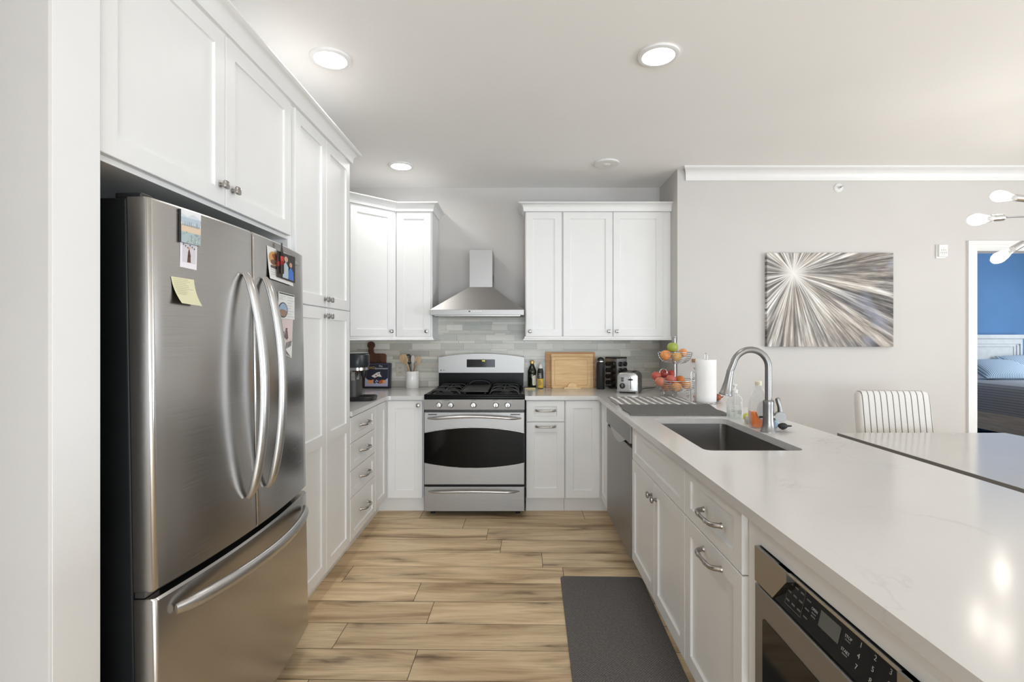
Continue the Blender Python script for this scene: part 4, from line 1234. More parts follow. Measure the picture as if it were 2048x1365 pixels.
# sunburst canvas
def m_sunburst(cx, cz):
    m, nt, p = nodes('sunburst_painting')
    v = coords(nt); sp = N(nt, 'ShaderNodeSeparateXYZ'); L(nt, v, sp.inputs[0])
    dx = math_(nt, 'SUBTRACT', sp.outputs[0], cx); dz = math_(nt, 'SUBTRACT', sp.outputs[2], cz)
    ang = math_(nt, 'ARCTAN2', dz, dx)
    rad = math_(nt, 'SQRT', math_(nt, 'ADD', math_(nt, 'MULTIPLY', dx, dx), math_(nt, 'MULTIPLY', dz, dz)))
    ca = math_(nt, 'COSINE', ang); sa = math_(nt, 'SINE', ang)
    def pv(k, q, off=0.0):
        c = N(nt, 'ShaderNodeCombineXYZ')
        L(nt, math_(nt, 'MULTIPLY_ADD', ca, k, off), c.inputs[0]); L(nt, math_(nt, 'MULTIPLY', sa, k), c.inputs[1]); L(nt, math_(nt, 'MULTIPLY', rad, q), c.inputs[2])
        return c.outputs[0]
    wob = noise(nt, pv(5, 1.6), 1.0, 3, .5)
    rays = noise(nt, pv(11, 1.4, 3), 1.0, 4, .68, .12)
    fine = noise(nt, pv(34, 2.6, 9), 1.0, 4, .7)
    brown = noise(nt, pv(3.2, 2.2, 17), 1.0, 2)
    f = math_(nt, 'ADD', math_(nt, 'MULTIPLY', rays.outputs[0], .68), math_(nt, 'MULTIPLY', fine.outputs[0], .42))
    f = math_(nt, 'ADD', f, math_(nt, 'MULTIPLY', math_(nt, 'SUBTRACT', .30, rad), .10))
    grey = ramp(nt, f, [(.40, rgb(40, 38, 38)), (.48, rgb(98, 94, 91)), (.55, rgb(150, 146, 141)), (.61, rgb(205, 202, 198)), (.68, rgb(246, 245, 243))])
    tan = ramp(nt, f, [(.40, rgb(66, 60, 56)), (.49, rgb(128, 118, 110)), (.58, rgb(182, 170, 158)), (.70, rgb(240, 236, 230))])
    col = mixc(nt, ramp(nt, brown.outputs[0], [(.46, (0, 0, 0)), (.64, (.8, .8, .8))]), grey, tan)
    blue = noise(nt, pv(4, 3, 31), 1.0, 2)
    bf = math_(nt, 'MULTIPLY', ramp(nt, blue.outputs[0], [(.55, (0, 0, 0)), (.7, (.5, .5, .5))]), ramp(nt, dx, [(.25, (0, 0, 0)), (.6, (1, 1, 1))]))
    col = mixc(nt, bf, col, rgb(150, 156, 178))
    glow = ramp(nt, rad, [(.005, (1, 1, 1)), (.12, (0, 0, 0))])
    col = mixc(nt, math_(nt, 'MULTIPLY', glow, .75), col, rgb(244, 242, 238))
    L(nt, col, p.inputs['Base Color'])
    p.inputs['Roughness'].default_value = .5
    L(nt, bump(nt, f, .5, .004), p.inputs['Normal'])
    return m
Dp = YD - .036
x0, x1, z0, z1 = px(1534, Dp), px(1787, Dp), pz(694, Dp), pz(506, Dp)
o = MB().box(x0, x1, Dp, YD - .001, z0, z1, .002).build('sunburst_painting', m_sunburst(px(1586.5, Dp) - (x0 + x1) / 2, pz(547, Dp) - z0), smooth=0)
tag(o, 'large canvas with a silver and brown sunburst on the dining wall', 'painting')

# ------------------------------------------------------------------ dining table, chair, chandelier
tx0, tx1, ty0, ty1, tz = 2.017, 3.08, 1.05, 3.165, .75
t = thing('dining_table', 'pale stone-topped dining table beyond the peninsula', 'table', ((tx0 + tx1) / 2, (ty0 + ty1) / 2, 0))
MB().box(tx0 + .001, tx1 - .001, ty0 + .001, ty1 - .001, tz - .010, tz, .001).build('tabletop', M['table'], t, smooth=0)
mb = MB().prism([(tx0, ty0), (tx1, ty0), (tx1, ty1), (tx0, ty1)], tz - .045, tz - .0015, holes=[[(tx0 + .0015, ty0 + .0015), (tx1 - .0015, ty0 + .0015), (tx1 - .0015, ty1 - .0015), (tx0 + .0015, ty1 - .0015)]])
mb.build('edge_band', M['table_edge'], t, smooth=0)
MB().box(tx0 + .08, tx1 - .08, ty0 + .08, ty1 - .08, tz - .10, tz - .0105).build('apron', M['table_edge'], t, smooth=0)
for x in (tx0 + .11, tx1 - .11):
    for y in (ty0 + .11, ty1 - .11):
        MB().loft([[(x + sx_ * .028, y + sy_ * .028, 0) for sx_, sy_ in ((-1, -1), (1, -1), (1, 1), (-1, 1))], [(x + sx_ * .04, y + sy_ * .04, tz - .10) for sx_, sy_ in ((-1, -1), (1, -1), (1, 1), (-1, 1))]]).build('leg', M['table_edge'], t, smooth=0)
ch = thing('dining_chair', 'upholstered dining chair in cream ticking stripe at the end of the table', 'chair', (2.585, 3.24, 0), (0, 0, math.radians(-3)))
# local: x width, y depth (+ to the wall), z up
mb = MB(); rings = []
for i, z in enumerate((.30, .42, .60, .78, .90, .955, .975, .983)):
    k = (z - .30) * .13; w_ = .252 - (z - .30) * .018; tck = .040
    e = 0 if i < 5 else (.0, .004, .016, .032)[i - 4]
    rings.append([(p[0], p[1] + .16 + k, z) for p in rrect(-w_ + e, w_ - e, -tck + e * .6, tck - e * .6, max(.006, .024 - e * .5), 4)])
mb.loft(rings)
mb.build('backrest', M['chair'], ch, local=True, smooth=50)
mb = MB(); rings = []
for z, e in ((.30, 0), (.45, 0), (.475, .008), (.488, .03)):
    rings.append([(p[0], p[1], z) for p in rrect(-.25 + e, .25 - e, -.24 + e, .125 - e * .1, .03, 4)])
mb.loft(rings); mb.build('seat', M['chair'], ch, local=True, smooth=50)
for x in (-.215, .215):
    for y in (-.20, .16):
        MB().loft([[(x + a * .015, y + b * .015, 0) for a, b in ((-1, -1), (1, -1), (1, 1), (-1, 1))], [(x + a * .023, y + b * .023, .30) for a, b in ((-1, -1), (1, -1), (1, 1), (-1, 1))]]).build('leg', M['leg_wood'], ch, local=True, smooth=0)
# chandelier with bare bulbs
hub = Vector((3.02, 2.78, 2.03))
cl = thing('chandelier', 'chrome starburst chandelier with exposed bulbs above the dining table', 'chandelier', hub)
mb = MB().ball(hub, .055).cyl(hub, (hub.x, hub.y, CEIL - .02), .008, .008, 12)
mb.build('hub', M['chrome'], cl)
MB().lathe([(0, 0), (.065, 0), (.065, .012), (.03, .02), (0, .02)], hub.x, hub.y, CEIL - .0205, 28).build('canopy', M['chrome'], cl)
def bulb_arm(tip, mid):
    """bulb whose glass tip is at 'tip', its axis runs from tip toward 'mid' (on the axis), then a rod bends to the hub"""
    tip = Vector(tip); ax = (Vector(mid) - tip).normalized()
    q = Vector((0, 0, 1)).rotation_difference(ax).to_matrix().to_4x4()
    sock0 = tip + ax * .138
    ar = MB()
    ar.cyl(sock0 - ax * .004, sock0 + ax * .062, .0185, .0185, 18).cyl(sock0 + ax * .062, sock0 + ax * .082, .016, .007, 14)
    end = sock0 + ax * .08
    pts = [end, end + ax * .05, end * .4 + hub * .6, hub]
    ar.tube([bez(tuple(pts[0]), tuple(pts[1]), tuple(pts[2]), tuple(pts[3]), 10)[i] for i in range(11)], .0055, 10)
    a = ar.build('arm', M['chrome'], cl)
    g = MB(Matrix.Translation(tip) @ q)
    g.lathe([(0, 0), (.006, .0004), (.018, .008), (.0275, .022), (.032, .040), (.031, .058), (.025, .085), (.0185, .108), (.0155, .125), (.0145, .140)], 0, 0, 0, 24)
    gl = g.build('bulb_glass', M['clearglass'], a, smooth=60)
    fl = MB(Matrix.Translation(tip) @ q)
    fl.lathe([(0, .028), (.008, .032), (.012, .045), (.012, .075), (.008, .098), (0, .102)], 0, 0, 0, 14)
    fl.build('filament', M['bulb_glow'], a)
    l = bpy.data.lights.new('chandelier_bulb', 'POINT'); l.energy = .9; l.color = (1, .93, .82); l.shadow_soft_size = .012
    lo = bpy.data.objects.new('chandelier_bulb', l); lo.location = tip + ax * .065; C.objects.link(lo)
bulb_arm(at(1982.5, 391, 2.79), at(2048, 397.5, 2.79))
bulb_arm(at(1936.5, 441, 2.68), at(2020, 434, 2.70))
bulb_arm(at(1983.5, 524, 2.87), at(2048, 486, 2.86))
for v in ((.62, -.3, .12), (.55, .35, -.14), (.1, -.62, -.05), (.45, .5, .1), (.5, -.1, .3)):
    e = hub + Vector(v); bulb_arm(e, hub)

# ------------------------------------------------------------------ bedroom
hx0_, hx1_, hy = 5.50, px(2046, 7.1), 7.1
t = thing('bed', 'large bed with whitewashed headboard and dark quilt in the blue bedroom', 'bed', (6.3, 6.2, 0.004))
mb = MB().box(hx0_, hx1_, hy + .02, hy + .075, .25, 1.385)
mb.box(hx0_ - .02, hx1_ + .02, hy - .02, hy + .085, 1.335, 1.392, .006).box(hx0_, hx1_, hy, hy + .03, 1.26, 1.335, .004).box(hx0_ + .09, hx1_ - .09, hy + .008, hy + .03, 1.22, 1.262, .004)
for i, (a, d) in enumerate(((0, .0), (.045, .006), (.085, .012))):
    mb.box(hx1_ - a - .034, hx1_ - a, hy + d, hy + .03, .05, 1.262 - a * .4, .003)
    mb.box(hx0_ + a, hx0_ + a + .034, hy + d, hy + .03, .05, 1.262 - a * .4, .003)
mb.build('headboard', M['headboard'], t, smooth=0)
bx0_, bx1_, by0, by1 = 5.62, 7.08, 5.05, 7.09
MB().box(bx0_ - .02, bx0_ + .03, by0, by1, .245, .46, .006).box(bx1_ - .03, bx1_ + .02, by0, by1, .245, .46, .006).box(bx0_ - .02, bx1_ + .02, by0 - .05, by0, .245, .46, .006).build('bed_frame', M['bedwood'], t, smooth=0)
for x in (bx0_ + .03, bx1_ - .03):
    for y in (by0 + .02, by1 - .1): MB().box(x - .04, x + .04, y - .04, y + .04, .005, .30).build('leg', M['bedwood'], t, smooth=0)
mb = MB(); rings = []
for z, e in ((.42, -.018), (.60, -.022), (.74, -.012), (.785, .02), (.80, .06)):
    rings.append([(p[0], p[1], z) for p in rrect(bx0_ + e, bx1_ - e, by0 + e, by1 - .45, .05, 4)])
mb.loft(rings); mb.build('quilt', M['quilt'], t, smooth=50)
MB().box(bx0_ + .01, bx1_ - .01, by1 - .5, by1, .40, .795, .03).build('mattress', M['sheet'], t, smooth=40)
def pillow(cx, cy, cz, w, h, d, rx, rz, label):
    mb = MB(); n = 18; vs = []; fs = []
    for s in (1, -1):
        for j in range(n + 1):
            for i in range(n + 1):
                u = i / n * 2 - 1; v = j / n * 2 - 1
                b = max(0, (1 - u * u) * (1 - v * v)) ** .42
                pin = 1 - .05 * (abs(u) * abs(v)) ** 0 * (1 - abs(u) ** 4) * abs(v) ** 4 - .05 * (1 - abs(v) ** 4) * abs(u) ** 4
                vs.append((u * w / 2 * pin, s * d / 2 * b, v * h / 2 * pin))
    m_ = (n + 1) ** 2
    for s in (0, 1):
        for j in range(n):
            for i in range(n):
                a = s * m_ + j * (n + 1) + i
                fs.append((a, a + 1, a + n + 2, a + n + 1) if s else (a, a + n + 1, a + n + 2, a + 1))
    rot = Euler((math.radians(rx), 0, math.radians(rz))).to_matrix().to_4x4()
    mb.M = Matrix.Translation((cx, cy, cz)) @ rot
    mb._add(vs, fs)
    o = mb.build('pillow', M['pillow'], smooth=60)
    tag(o, label, 'pillow')
pillow(6.42, 6.66, .925, .72, .44, .19, -62, 0, 'blue striped pillow lying at the doorway side of the bed')
pillow(7.08, 6.86, .945, .74, .46, .19, -52, -8, 'blue striped pillow standing behind, farther into the bedroom')

# ------------------------------------------------------------------ floor mat and cloths on the counter
th = math.radians(1.6)
mt = Matrix.Translation((.2357, 2.823, 0)) @ Matrix.Rotation(-th, 4, 'Z')
mb = MB(mt)
mb.loft([[(p[0], p[1], 0.0004) for p in rrect(0, .455, -1.22, 0, .028, 6)], [(p[0], p[1], .007) for p in rrect(0, .455, -1.22, 0, .028, 6)], [(p[0], p[1], .011) for p in rrect(.012, .443, -1.208, -.012, .022, 6)]])
o = mb.build('kitchen_mat', M['mat_grey'], smooth=30)
tag(o, 'charcoal anti-fatigue mat on the floor in front of the sink', 'mat')
def cloth(corners, z, th_, amp, seed, n=26, m=14, hole=None):
    """a cloth lying on the counter: corners far-left, far-right, near-right, near-left"""
    r = random.Random(seed); ph = [r.uniform(0, 6) for _ in range(6)]
    fl, fr, nr, nl = [Vector((c[0], c[1], 0)) for c in corners]
    vs = []; fs = []
    for lay in (0, 1):
        for j in range(m + 1):
            for i in range(n + 1):
                u, v = i / n, j / m
                p = (fl * (1 - u) + fr * u) * (1 - v) + (nl * (1 - u) + nr * u) * v
                w_ = abs(math.sin(7 * u + ph[0] + 2 * v) * math.sin(5 * v + ph[1] + 1.5 * u)) + .5 * abs(math.sin(15 * u + ph[2]) * math.sin(11 * v + ph[3]))
                p.x += .006 * math.sin(9 * v + ph[4]); p.y += .005 * math.sin(8 * u + ph[5])
                vs.append((p.x, p.y, z + (0 if lay == 0 else th_ + amp * w_)))
    k = (n + 1) * (m + 1)
    for j in range(m):
        for i in range(n):
            a = j * (n + 1) + i
            fs.append((a, a + 1, a + n + 2, a + n + 1)); fs.append((k + a, k + a + n + 1, k + a + n + 2, k + a + 1))
    for i in range(n):
        fs.append((i, k + i, k + i + 1, i + 1)); a = m * (n + 1) + i; fs.append((a, a + 1, k + a + 1, k + a))
    for j in range(m):
        a = j * (n + 1); fs.append((a, a + n + 1, k + a + n + 1, k + a)); a += n; fs.append((a, k + a, k + a + n + 1, a + n + 1))
    return MB()._add(vs, fs)
ZC = CT1 + .0003
o = cloth([(.655, 3.262), (1.235, 3.262), (1.196, 2.835), (.634, 2.835)], ZC, .006, .004, 4).build('drying_mat', M['dish_grey'], smooth=60)
tag(o, 'dark grey dish drying mat on the counter behind the sink', 'drying mat')
o = cloth([(.660, 3.70), (1.19, 3.70), (1.185, 3.285), (.640, 3.285)], ZC, .004, .004, 9).build('striped_towel', M['towel'], smooth=60)
tag(o, 'grey and white striped dish towel spread on the counter in front of the toaster', 'towel')

# ------------------------------------------------------------------ faucet and bottles by the sink
fx, fy = 1.182, 2.365
f_ = thing('faucet', 'brushed nickel gooseneck pull-down faucet beside the sink', 'faucet', (fx, fy, CT1))
MB().lathe([(.0, 0), (.036, 0), (.036, .003), (.032, .008), (.0265, .03), (.024, .06), (.0235, .13), (.0245, .142), (.0225, .147), (.0205, .150), (0, .150)], fx, fy, CT1 + .0002, 28).build('base', M['faucet'], f_, smooth=40)
rA = .084; zc = 1.212
pts = [(fx, fy, CT1 + .145), (fx, fy, 1.10), (fx, fy, zc)] + [(fx - rA + rA * math.cos(math.radians(a)), fy, zc + rA * math.sin(math.radians(a))) for a in range(12, 169, 12)]
pts += [(fx - 2 * rA - .012, fy, zc - .016)]
MB().tube(pts, .0152, 16, up=(0, 1, 0)).build('spout', M['faucet'], f_, smooth=60)
hd = Vector((-.20, 0, -1)).normalized(); h0 = Vector(pts[-1]) 
q = Vector((0, 0, 1)).rotation_difference(hd).to_matrix().to_4x4()
MB(Matrix.Translation(h0) @ q).lathe([(0, -.003), (.0158, -.003), (.0165, .0), (.0162, .012), (.0185, .05), (.0235, .085), (.0275, .105), (.0305, .112), (.0305, .116), (.027, .118), (.026, .114), (0, .113)], 0, 0, 0, 24).build('spray_head', M['faucet'], f_, smooth=40)
hz = pz(833, fy)
lv = MB()
lv.cyl((fx + .012, fy, hz - .003), (fx + .052, fy - .012, hz), .016, .0165, 18)
lv.tube([(fx + .044, fy - .028, hz - .001), (fx + .058, fy + .010, hz + .001)], .0245, 24)
lv.tube([(fx + .052, fy - .010, hz + .012), (fx + .046, fy - .012, hz + .045), (fx + .037, fy - .014, hz + .082), (fx + .035, fy - .014, hz + .088)], [.0125, .0095, .0115, .008], 14)
lv.build('lever', M['faucet'], f_, smooth=50)
# hand soap pump
bx_, by_ = 1.182, 2.735
b = thing('soap_bottle', 'clear pump soap bottle on the counter left of the faucet', 'soap bottle', (bx_, by_, CT1))
def rrl(cx, cy, hw, hd, r, z): return [(p[0], p[1], z) for p in rrect(cx - hw, cx + hw, cy - hd, cy + hd, min(r, hw * .98, hd * .98), 4)]
mb = MB().loft([rrl(bx_, by_, .034, .024, .012, ZC), rrl(bx_, by_, .038, .027, .016, ZC + .006), rrl(bx_, by_, .038, .027, .018, ZC + .105), rrl(bx_, by_, .034, .024, .02, ZC + .122), rrl(bx_, by_, .016, .016, .0155, ZC + .136), rrl(bx_, by_, .0135, .0135, .013, ZC + .145)])
mb.build('bottle', M['clearplastic'], b, smooth=50)
MB().loft([rrl(bx_, by_, .030, .020, .012, ZC + .006), rrl(bx_, by_, .032, .022, .014, ZC + .05), rrl(bx_, by_, .032, .022, .014, ZC + .052)]).build('soap', m_clear('clear_soap', (.90, .93, .92, 1), .5, .6), b, smooth=40)
mb = MB()
for i in range(6): mb.box(bx_ - .026, bx_ - .026 + .018 * (.6 + .4 * ((i * 37) % 5) / 4), by_ - .0278, by_ - .0272, ZC + .044 + i * .009, ZC + .047 + i * .009)
mb.box(bx_ + .006, bx_ + .026, by_ - .0278, by_ - .0272, ZC + .03, ZC + .05)
mb.build('label_print', plain('grey_label_print', (.4, .4, .4), .6), b, smooth=0)
mb = MB().lathe([(0, .143), (.017, .143), (.017, .160), (.011, .163), (.006, .165), (.006, .180), (.013, .182), (.013, .190), (0, .191)], bx_, by_, ZC, 20)
mb.tube([(bx_, by_, ZC + .187), (bx_ - .02, by_, ZC + .188), (bx_ - .034, by_, ZC + .183)], [.006, .005, .004], 10)
mb.cyl((bx_, by_, ZC + .012), (bx_, by_, ZC + .145), .003, .003, 8)
mb.build('pump', M['white_plastic'], b, smooth=40)
# dish soap
bx_, by_ = 1.185, 2.47
b = thing('dish_soap_bottle', 'clear dish soap bottle half full of orange liquid behind the faucet', 'dish soap', (bx_, by_, CT1))
def dsec(z, s=1.0, inset=0.0):
    t_ = z / .215
    hw = (.036 + .010 * math.sin(min(1, t_ * 1.25) * math.pi)) if t_ < .8 else .040 - (t_ - .8) * .12
    hw = {0: .032}.get(z, hw)
    return rrl(bx_, by_, hw * s - inset, .026 * s * (1 if t_ < .8 else 1 - (t_ - .8) * 1.8) - inset, .018, ZC + z)
prof = [0, .006, .03, .06, .09, .12, .15, .175, .195, .21]
wd = [.034, .040, .043, .0445, .044, .042, .037, .030, .020, .0135]
mb = MB().loft([rrl(bx_, by_, w_, max(.0132, min(.027, w_ * .72)), .016, ZC + z) for z, w_ in zip(prof, wd)])
mb.build('bottle', M['clearplastic'], b, smooth=60)
MB().loft([rrl(bx_, by_, w_ - .003, max(.0132, min(.027, w_ * .72)) - .003, .014, ZC + z + .003) for z, w_ in zip((0, .006, .03, .06, .078), (.034, .040, .043, .0445, .0445))]).build('orange_soap', plain('orange_liquid', (.92, .24, .025), .15, var=.08), b, smooth=60)
mb = MB(); pts = [(bx_ + .008 + .030 * math.cos(a), ZC + .09 + .045 * math.sin(a)) for a in [math.pi * 2 * i / 20 for i in range(20)]]
mb.prism(pts, by_ - .0282, by_ - .0275, 'y'); mb.build('label', plain('pale_label', (.60, .58, .56), .5, alpha=1), b, smooth=0)
MB().box(bx_ - .01, bx_ + .026, by_ - .0288, by_ - .0283, ZC + .052, ZC + .062).build('label_band', M['black'], b, smooth=0)
MB().lathe([(0, 0), (.0155, 0), (.0155, .018), (.012, .022), (0, .022)], bx_, by_, ZC + .209, 20).build('cap', plain('cream_cap', (.80, .74, .58), .4), b)
o = MB().ball((1.218, 2.655, ZC + .023), .026, sz=.86, dimple=0).build('scrubber', plain('yellow_scrubber', (.72, .70, .22), .9, var=.4, scale=120, bmp=.8), smooth=60)
tag(o, 'small yellow scrubber between the soap bottle and the dish soap', 'scrubber')
o = MB().lathe([(0, 0), (.022, 0), (.026, .01), (.027, .022), (.018, .038), (0, .042)], 1.192, 2.575, ZC, 20).build('sink_stopper', plain('pale_grey_rubber', (.50, .48, .46), .6), smooth=50)
tag(o, 'small pale grey dome beside the yellow scrubber', 'dome')
t = thing('scrub_brush', 'small black scrub brush with pale blue handle right of the faucet', 'brush', (1.275, 2.44, CT1))
MB().ball((1.285, 2.43, ZC + .015), .0155, sx=1.5, seg=16, rings=10).tube([(1.30, 2.43, ZC + .015), (1.325, 2.425, ZC + .016)], [.006, .003], 8).build('bristles', M['black_matte'], t, smooth=40)
MB().ball((1.262, 2.455, ZC + .020), .020, sx=.7, sz=.98).build('handle', plain('pale_blue_plastic', rgb(160, 190, 215), .4), t)

# ------------------------------------------------------------------ paper towel, wall hook, onion
pxx, pyy = 1.283, 3.425
t = thing('paper_towel_holder', 'chrome wire paper towel stand at the end of the counter', 'paper towel holder', (pxx, pyy, CT1))
mb = MB()
mb.tube([(pxx + .082 * math.cos(a), pyy + .082 * math.sin(a), ZC + .004) for a in [2 * math.pi * i / 32 for i in range(32)]], .0035, 8, closed=True)
mb.tube([(pxx - .082, pyy, ZC + .004), (pxx + .082, pyy, ZC + .004)], .003, 8)
mb.build('base_ring', M['chrome'], t, smooth=60)
mb = MB()
mb.tube([(pxx - .009, pyy, ZC + .004), (pxx - .009, pyy, 1.232)] + [(pxx - .009 * math.cos(math.radians(a)), pyy, 1.232 + .012 * math.sin(math.radians(a))) for a in range(20, 180, 20)] + [(pxx + .009, pyy, 1.232), (pxx + .009, pyy, ZC + .004)], .0032, 8, up=(0, 1, 0))
mb.build('post', M['chrome'], t, smooth=60)
ax_ = pxx - .088
mb = MB()
mb.tube([(ax_ - .014, pyy, ZC + .002), (ax_ - .014, pyy, 1.10)] + [(ax_ - .001 - .013 * math.cos(math.radians(a)), pyy, 1.10 + .022 * math.sin(math.radians(a))) for a in range(20, 180, 20)] + [(ax_ + .012, pyy, 1.10), (ax_ + .010, pyy, ZC + .002)], .003, 8, up=(0, 1, 0))
mb.tube([(ax_ - .001 + .012 * math.cos(math.radians(a)), pyy - .004, 1.065 + .018 * math.sin(math.radians(a))) for a in range(-90, 200, 20)], .0028, 8)
mb.build('tension_arm', M['chrome'], t, smooth=60)
mb = MB().lathe([(.0195, .008), (.066, .006), (.0685, .010), (.069, .05), (.0685, .15), (.069, .25), (.0685, .290), (.065, .2945), (.0195, .2945), (.0195, .008)], pxx, pyy, ZC, 48)
o = mb.build('paper_towel_roll', M['paper'], smooth=50)
tag(o, 'white roll of paper towels on the wire stand', 'paper towels')
t = thing('wall_hook', 'small bronze hook with wooden block on the dining wall behind the paper towels', 'hook', (1.405, YD, 1.16))
MB().box(1.388, 1.412, YD - .014, YD - .0005, 1.155, 1.182, .002).build('block', plain('brown_wood_block', rgb(150, 105, 70), .6), t, smooth=0)
MB().tube([(1.408, YD - .014, 1.165), (1.412, YD - .022, 1.145), (1.410, YD - .03, 1.12), (1.396, YD - .038, 1.10), (1.388, YD - .038, 1.118)], .0035, 8).build('hook', M['nickel'], t, smooth=60)
def onion(cx, cy, r, col, label, name='onion', sx=1.0):
    t = thing(name, label, name.replace('_', ' '), (cx, cy, CT1))
    MB().ball((cx, cy, ZC + r * .88), r, sx=sx, sz=.88).build('bulb', plain('onion_skin_' + name + str(cx), col, .4, var=.25, scale=30), t, smooth=60)
    MB().tube([(cx + r * sx * .9, cy, ZC + r * .85), (cx + r * sx * 1.25, cy - .004, ZC + r * .95), (cx + r * sx * 1.5, cy - .004, ZC + r * 1.2)], [.008, .004, .0015], 8).build('stem', plain('dry_stem_' + str(cx), rgb(120, 78, 50), .8), t, smooth=60)
onion(1.400, 3.52, .0275, rgb(150, 82, 52), 'small brown onion on the counter right of the paper towels')
o = MB().ball((1.302, 3.60, ZC + .0185), .05, sx=.86, sy=.7, sz=.37).build('sweet_potato', plain('reddish_brown_skin', rgb(186, 112, 84), .6, var=.2, scale=30), smooth=60)
tag(o, 'reddish brown root vegetable on the counter left of the paper towels', 'vegetable')

# ------------------------------------------------------------------ two tier fruit basket
kx, ky = 1.195, 3.82
t = thing('fruit_basket', 'two-tier chrome wire fruit basket on the counter by the wall corner', 'fruit basket', (kx, ky, CT1))
MB().tube([(kx, ky, .945), (kx, ky, 1.352)], .0052, 12).ball((kx, ky, 1.356), .009).build('pole', M['chrome'], t)
def wire_bowl(cz0, cz1, r0, r1, name):
    mb = MB()
    rings_ = 8
    def rad(t_): return r0 + (r1 - r0) * math.sin(t_ * math.pi / 2) ** .85
    def zz(t_): return cz0 + (cz1 - cz0) * (1 - math.cos(t_ * math.pi / 2))
    for i in range(rings_ + 1):
        t_ = i / rings_
        mb.tube([(kx + rad(t_) * math.cos(a), ky + rad(t_) * math.sin(a), zz(t_)) for a in [2 * math.pi * k_ / 40 for k_ in range(40)]], .0032 if i == rings_ else .0021, 6, closed=True)
    for k_ in range(4):
        a = math.radians(45 + 90 * k_ + 18)
        mb.tube([(kx, ky, cz0 - .002)] + [(kx + rad(t_) * math.cos(a), ky + rad(t_) * math.sin(a), zz(t_)) for t_ in [i / 12 for i in range(13)]], .0026, 6)
    return mb.build(name, M['chrome'], t, smooth=60)
wire_bowl(.945, 1.030, .045, .163, 'lower_bowl')
wire_bowl(1.155, 1.240, .030, .125, 'upper_bowl')
for k_ in range(4):
    a = math.radians(63 + 90 * k_); c_, s_ = math.cos(a), math.sin(a)
    pts = [(kx + c_ * .08, ky + s_ * .08, .955), (kx + c_ * .085, ky + s_ * .085, .93)] + [(kx + c_ * (.092 + .012 * math.cos(b)), ky + s_ * (.092 + .012 * math.cos(b)), CT1 + .0155 + .0118 * math.sin(b)) for b in [math.pi + i * math.pi * 1.4 / 10 for i in range(11)]]
    MB().tube(pts, .0028, 8).build('foot', M['chrome'], t, smooth=60)
hk = [(kx - .122, ky - .02, .955), (kx - .122, ky - .02, 1.09)] + [(kx - .122 + .028 - .028 * math.cos(b), ky - .02, 1.09 + .024 * math.sin(b)) for b in [i * math.pi * 1.1 / 9 for i in range(1, 10)]]
MB().tube(hk, .003, 8).build('hook', M['chrome'], t, smooth=60)
def fruit(kind, p, r, col, label, sz=.94, stem=True):
    t = thing(kind, label, kind, (p[0], p[1], p[2] - r * sz))
    MB().ball(p, r, sz=sz, dimple=.12 if kind == 'apple' else .03).build('flesh', plain('skin_%s_%d' % (kind, int(p[0] * 1e4)), col, .38 if kind == 'apple' else .45, var=.14, scale=26, bmp=.0 if kind == 'apple' else .18, bscale=350), t, smooth=60)
    if stem: MB().tube([(p[0], p[1], p[2] + r * sz * .86), (p[0] + .002, p[1], p[2] + r * sz * .98), (p[0] + .004, p[1] - .001, p[2] + r * sz * (1.16 if kind == 'apple' else 1.0))], [.0018, .0016, .0022], 6).build('stem', plain('stem_%d' % int(p[0] * 1e4), (.10, .06, .03), .8), t)
def FP(x, y, D): return at(x, y, D)
fruit('apple', FP(1345, 695, 3.775), .0405, rgb(156, 172, 72), 'green apple on top of the upper basket')
fruit('orange', FP(1331.5, 711, 3.765), .0415, rgb(228, 148, 84), 'large orange at the left of the upper basket')
fruit('orange', FP(1353, 714, 3.748), .0375, rgb(226, 166, 68), 'yellowish orange at the front of the upper basket')
fruit('orange', FP(1366, 706, 3.835), .034, rgb(234, 160, 100), 'pale orange at the right of the upper basket')
fruit('apple', FP(1312.5, 752, 3.80), .037, rgb(184, 86, 72), 'red apple at the far left of the lower basket')
fruit('apple', FP(1329, 748, 3.885), .037, rgb(158, 62, 54), 'dark red apple at the back of the lower basket')
fruit('apple', FP(1342.5, 748, 3.90), .033, rgb(190, 78, 64), 'bright red apple behind the pole of the lower basket')
fruit('apple', FP(1319.5, 763.5, 3.735), .038, rgb(198, 122, 98), 'pinkish apple at the front left of the lower basket')
fruit('apple', FP(1342, 759, 3.755), .0385, rgb(196, 104, 92), 'large rosy apple in the middle of the lower basket')
fruit('orange', FP(1353, 774.5, 3.73), .0365, rgb(232, 156, 66), 'orange at the front of the lower basket, below the rosy apple')
fruit('orange', FP(1373, 770.5, 3.775), .036, rgb(228, 158, 84), 'orange at the right side of the lower basket')
fruit('orange', FP(1360, 760, 3.87), .034, rgb(220, 128, 62), 'orange at the back right of the lower basket')
fruit('orange', FP(1333, 776, 3.80), .033, rgb(214, 138, 84), 'peach coloured orange low in the middle of the lower basket', stem=False)

# ------------------------------------------------------------------ toaster
tw, td, thh = .168, .27, .165
tc = Vector((1.005, 4.085, CT1))
rz = math.radians(-20)
t = thing('toaster', 'brushed chrome two-slot toaster in front of the spice rack', 'toaster', (.915, 4.115, CT1), (0, 0, rz))
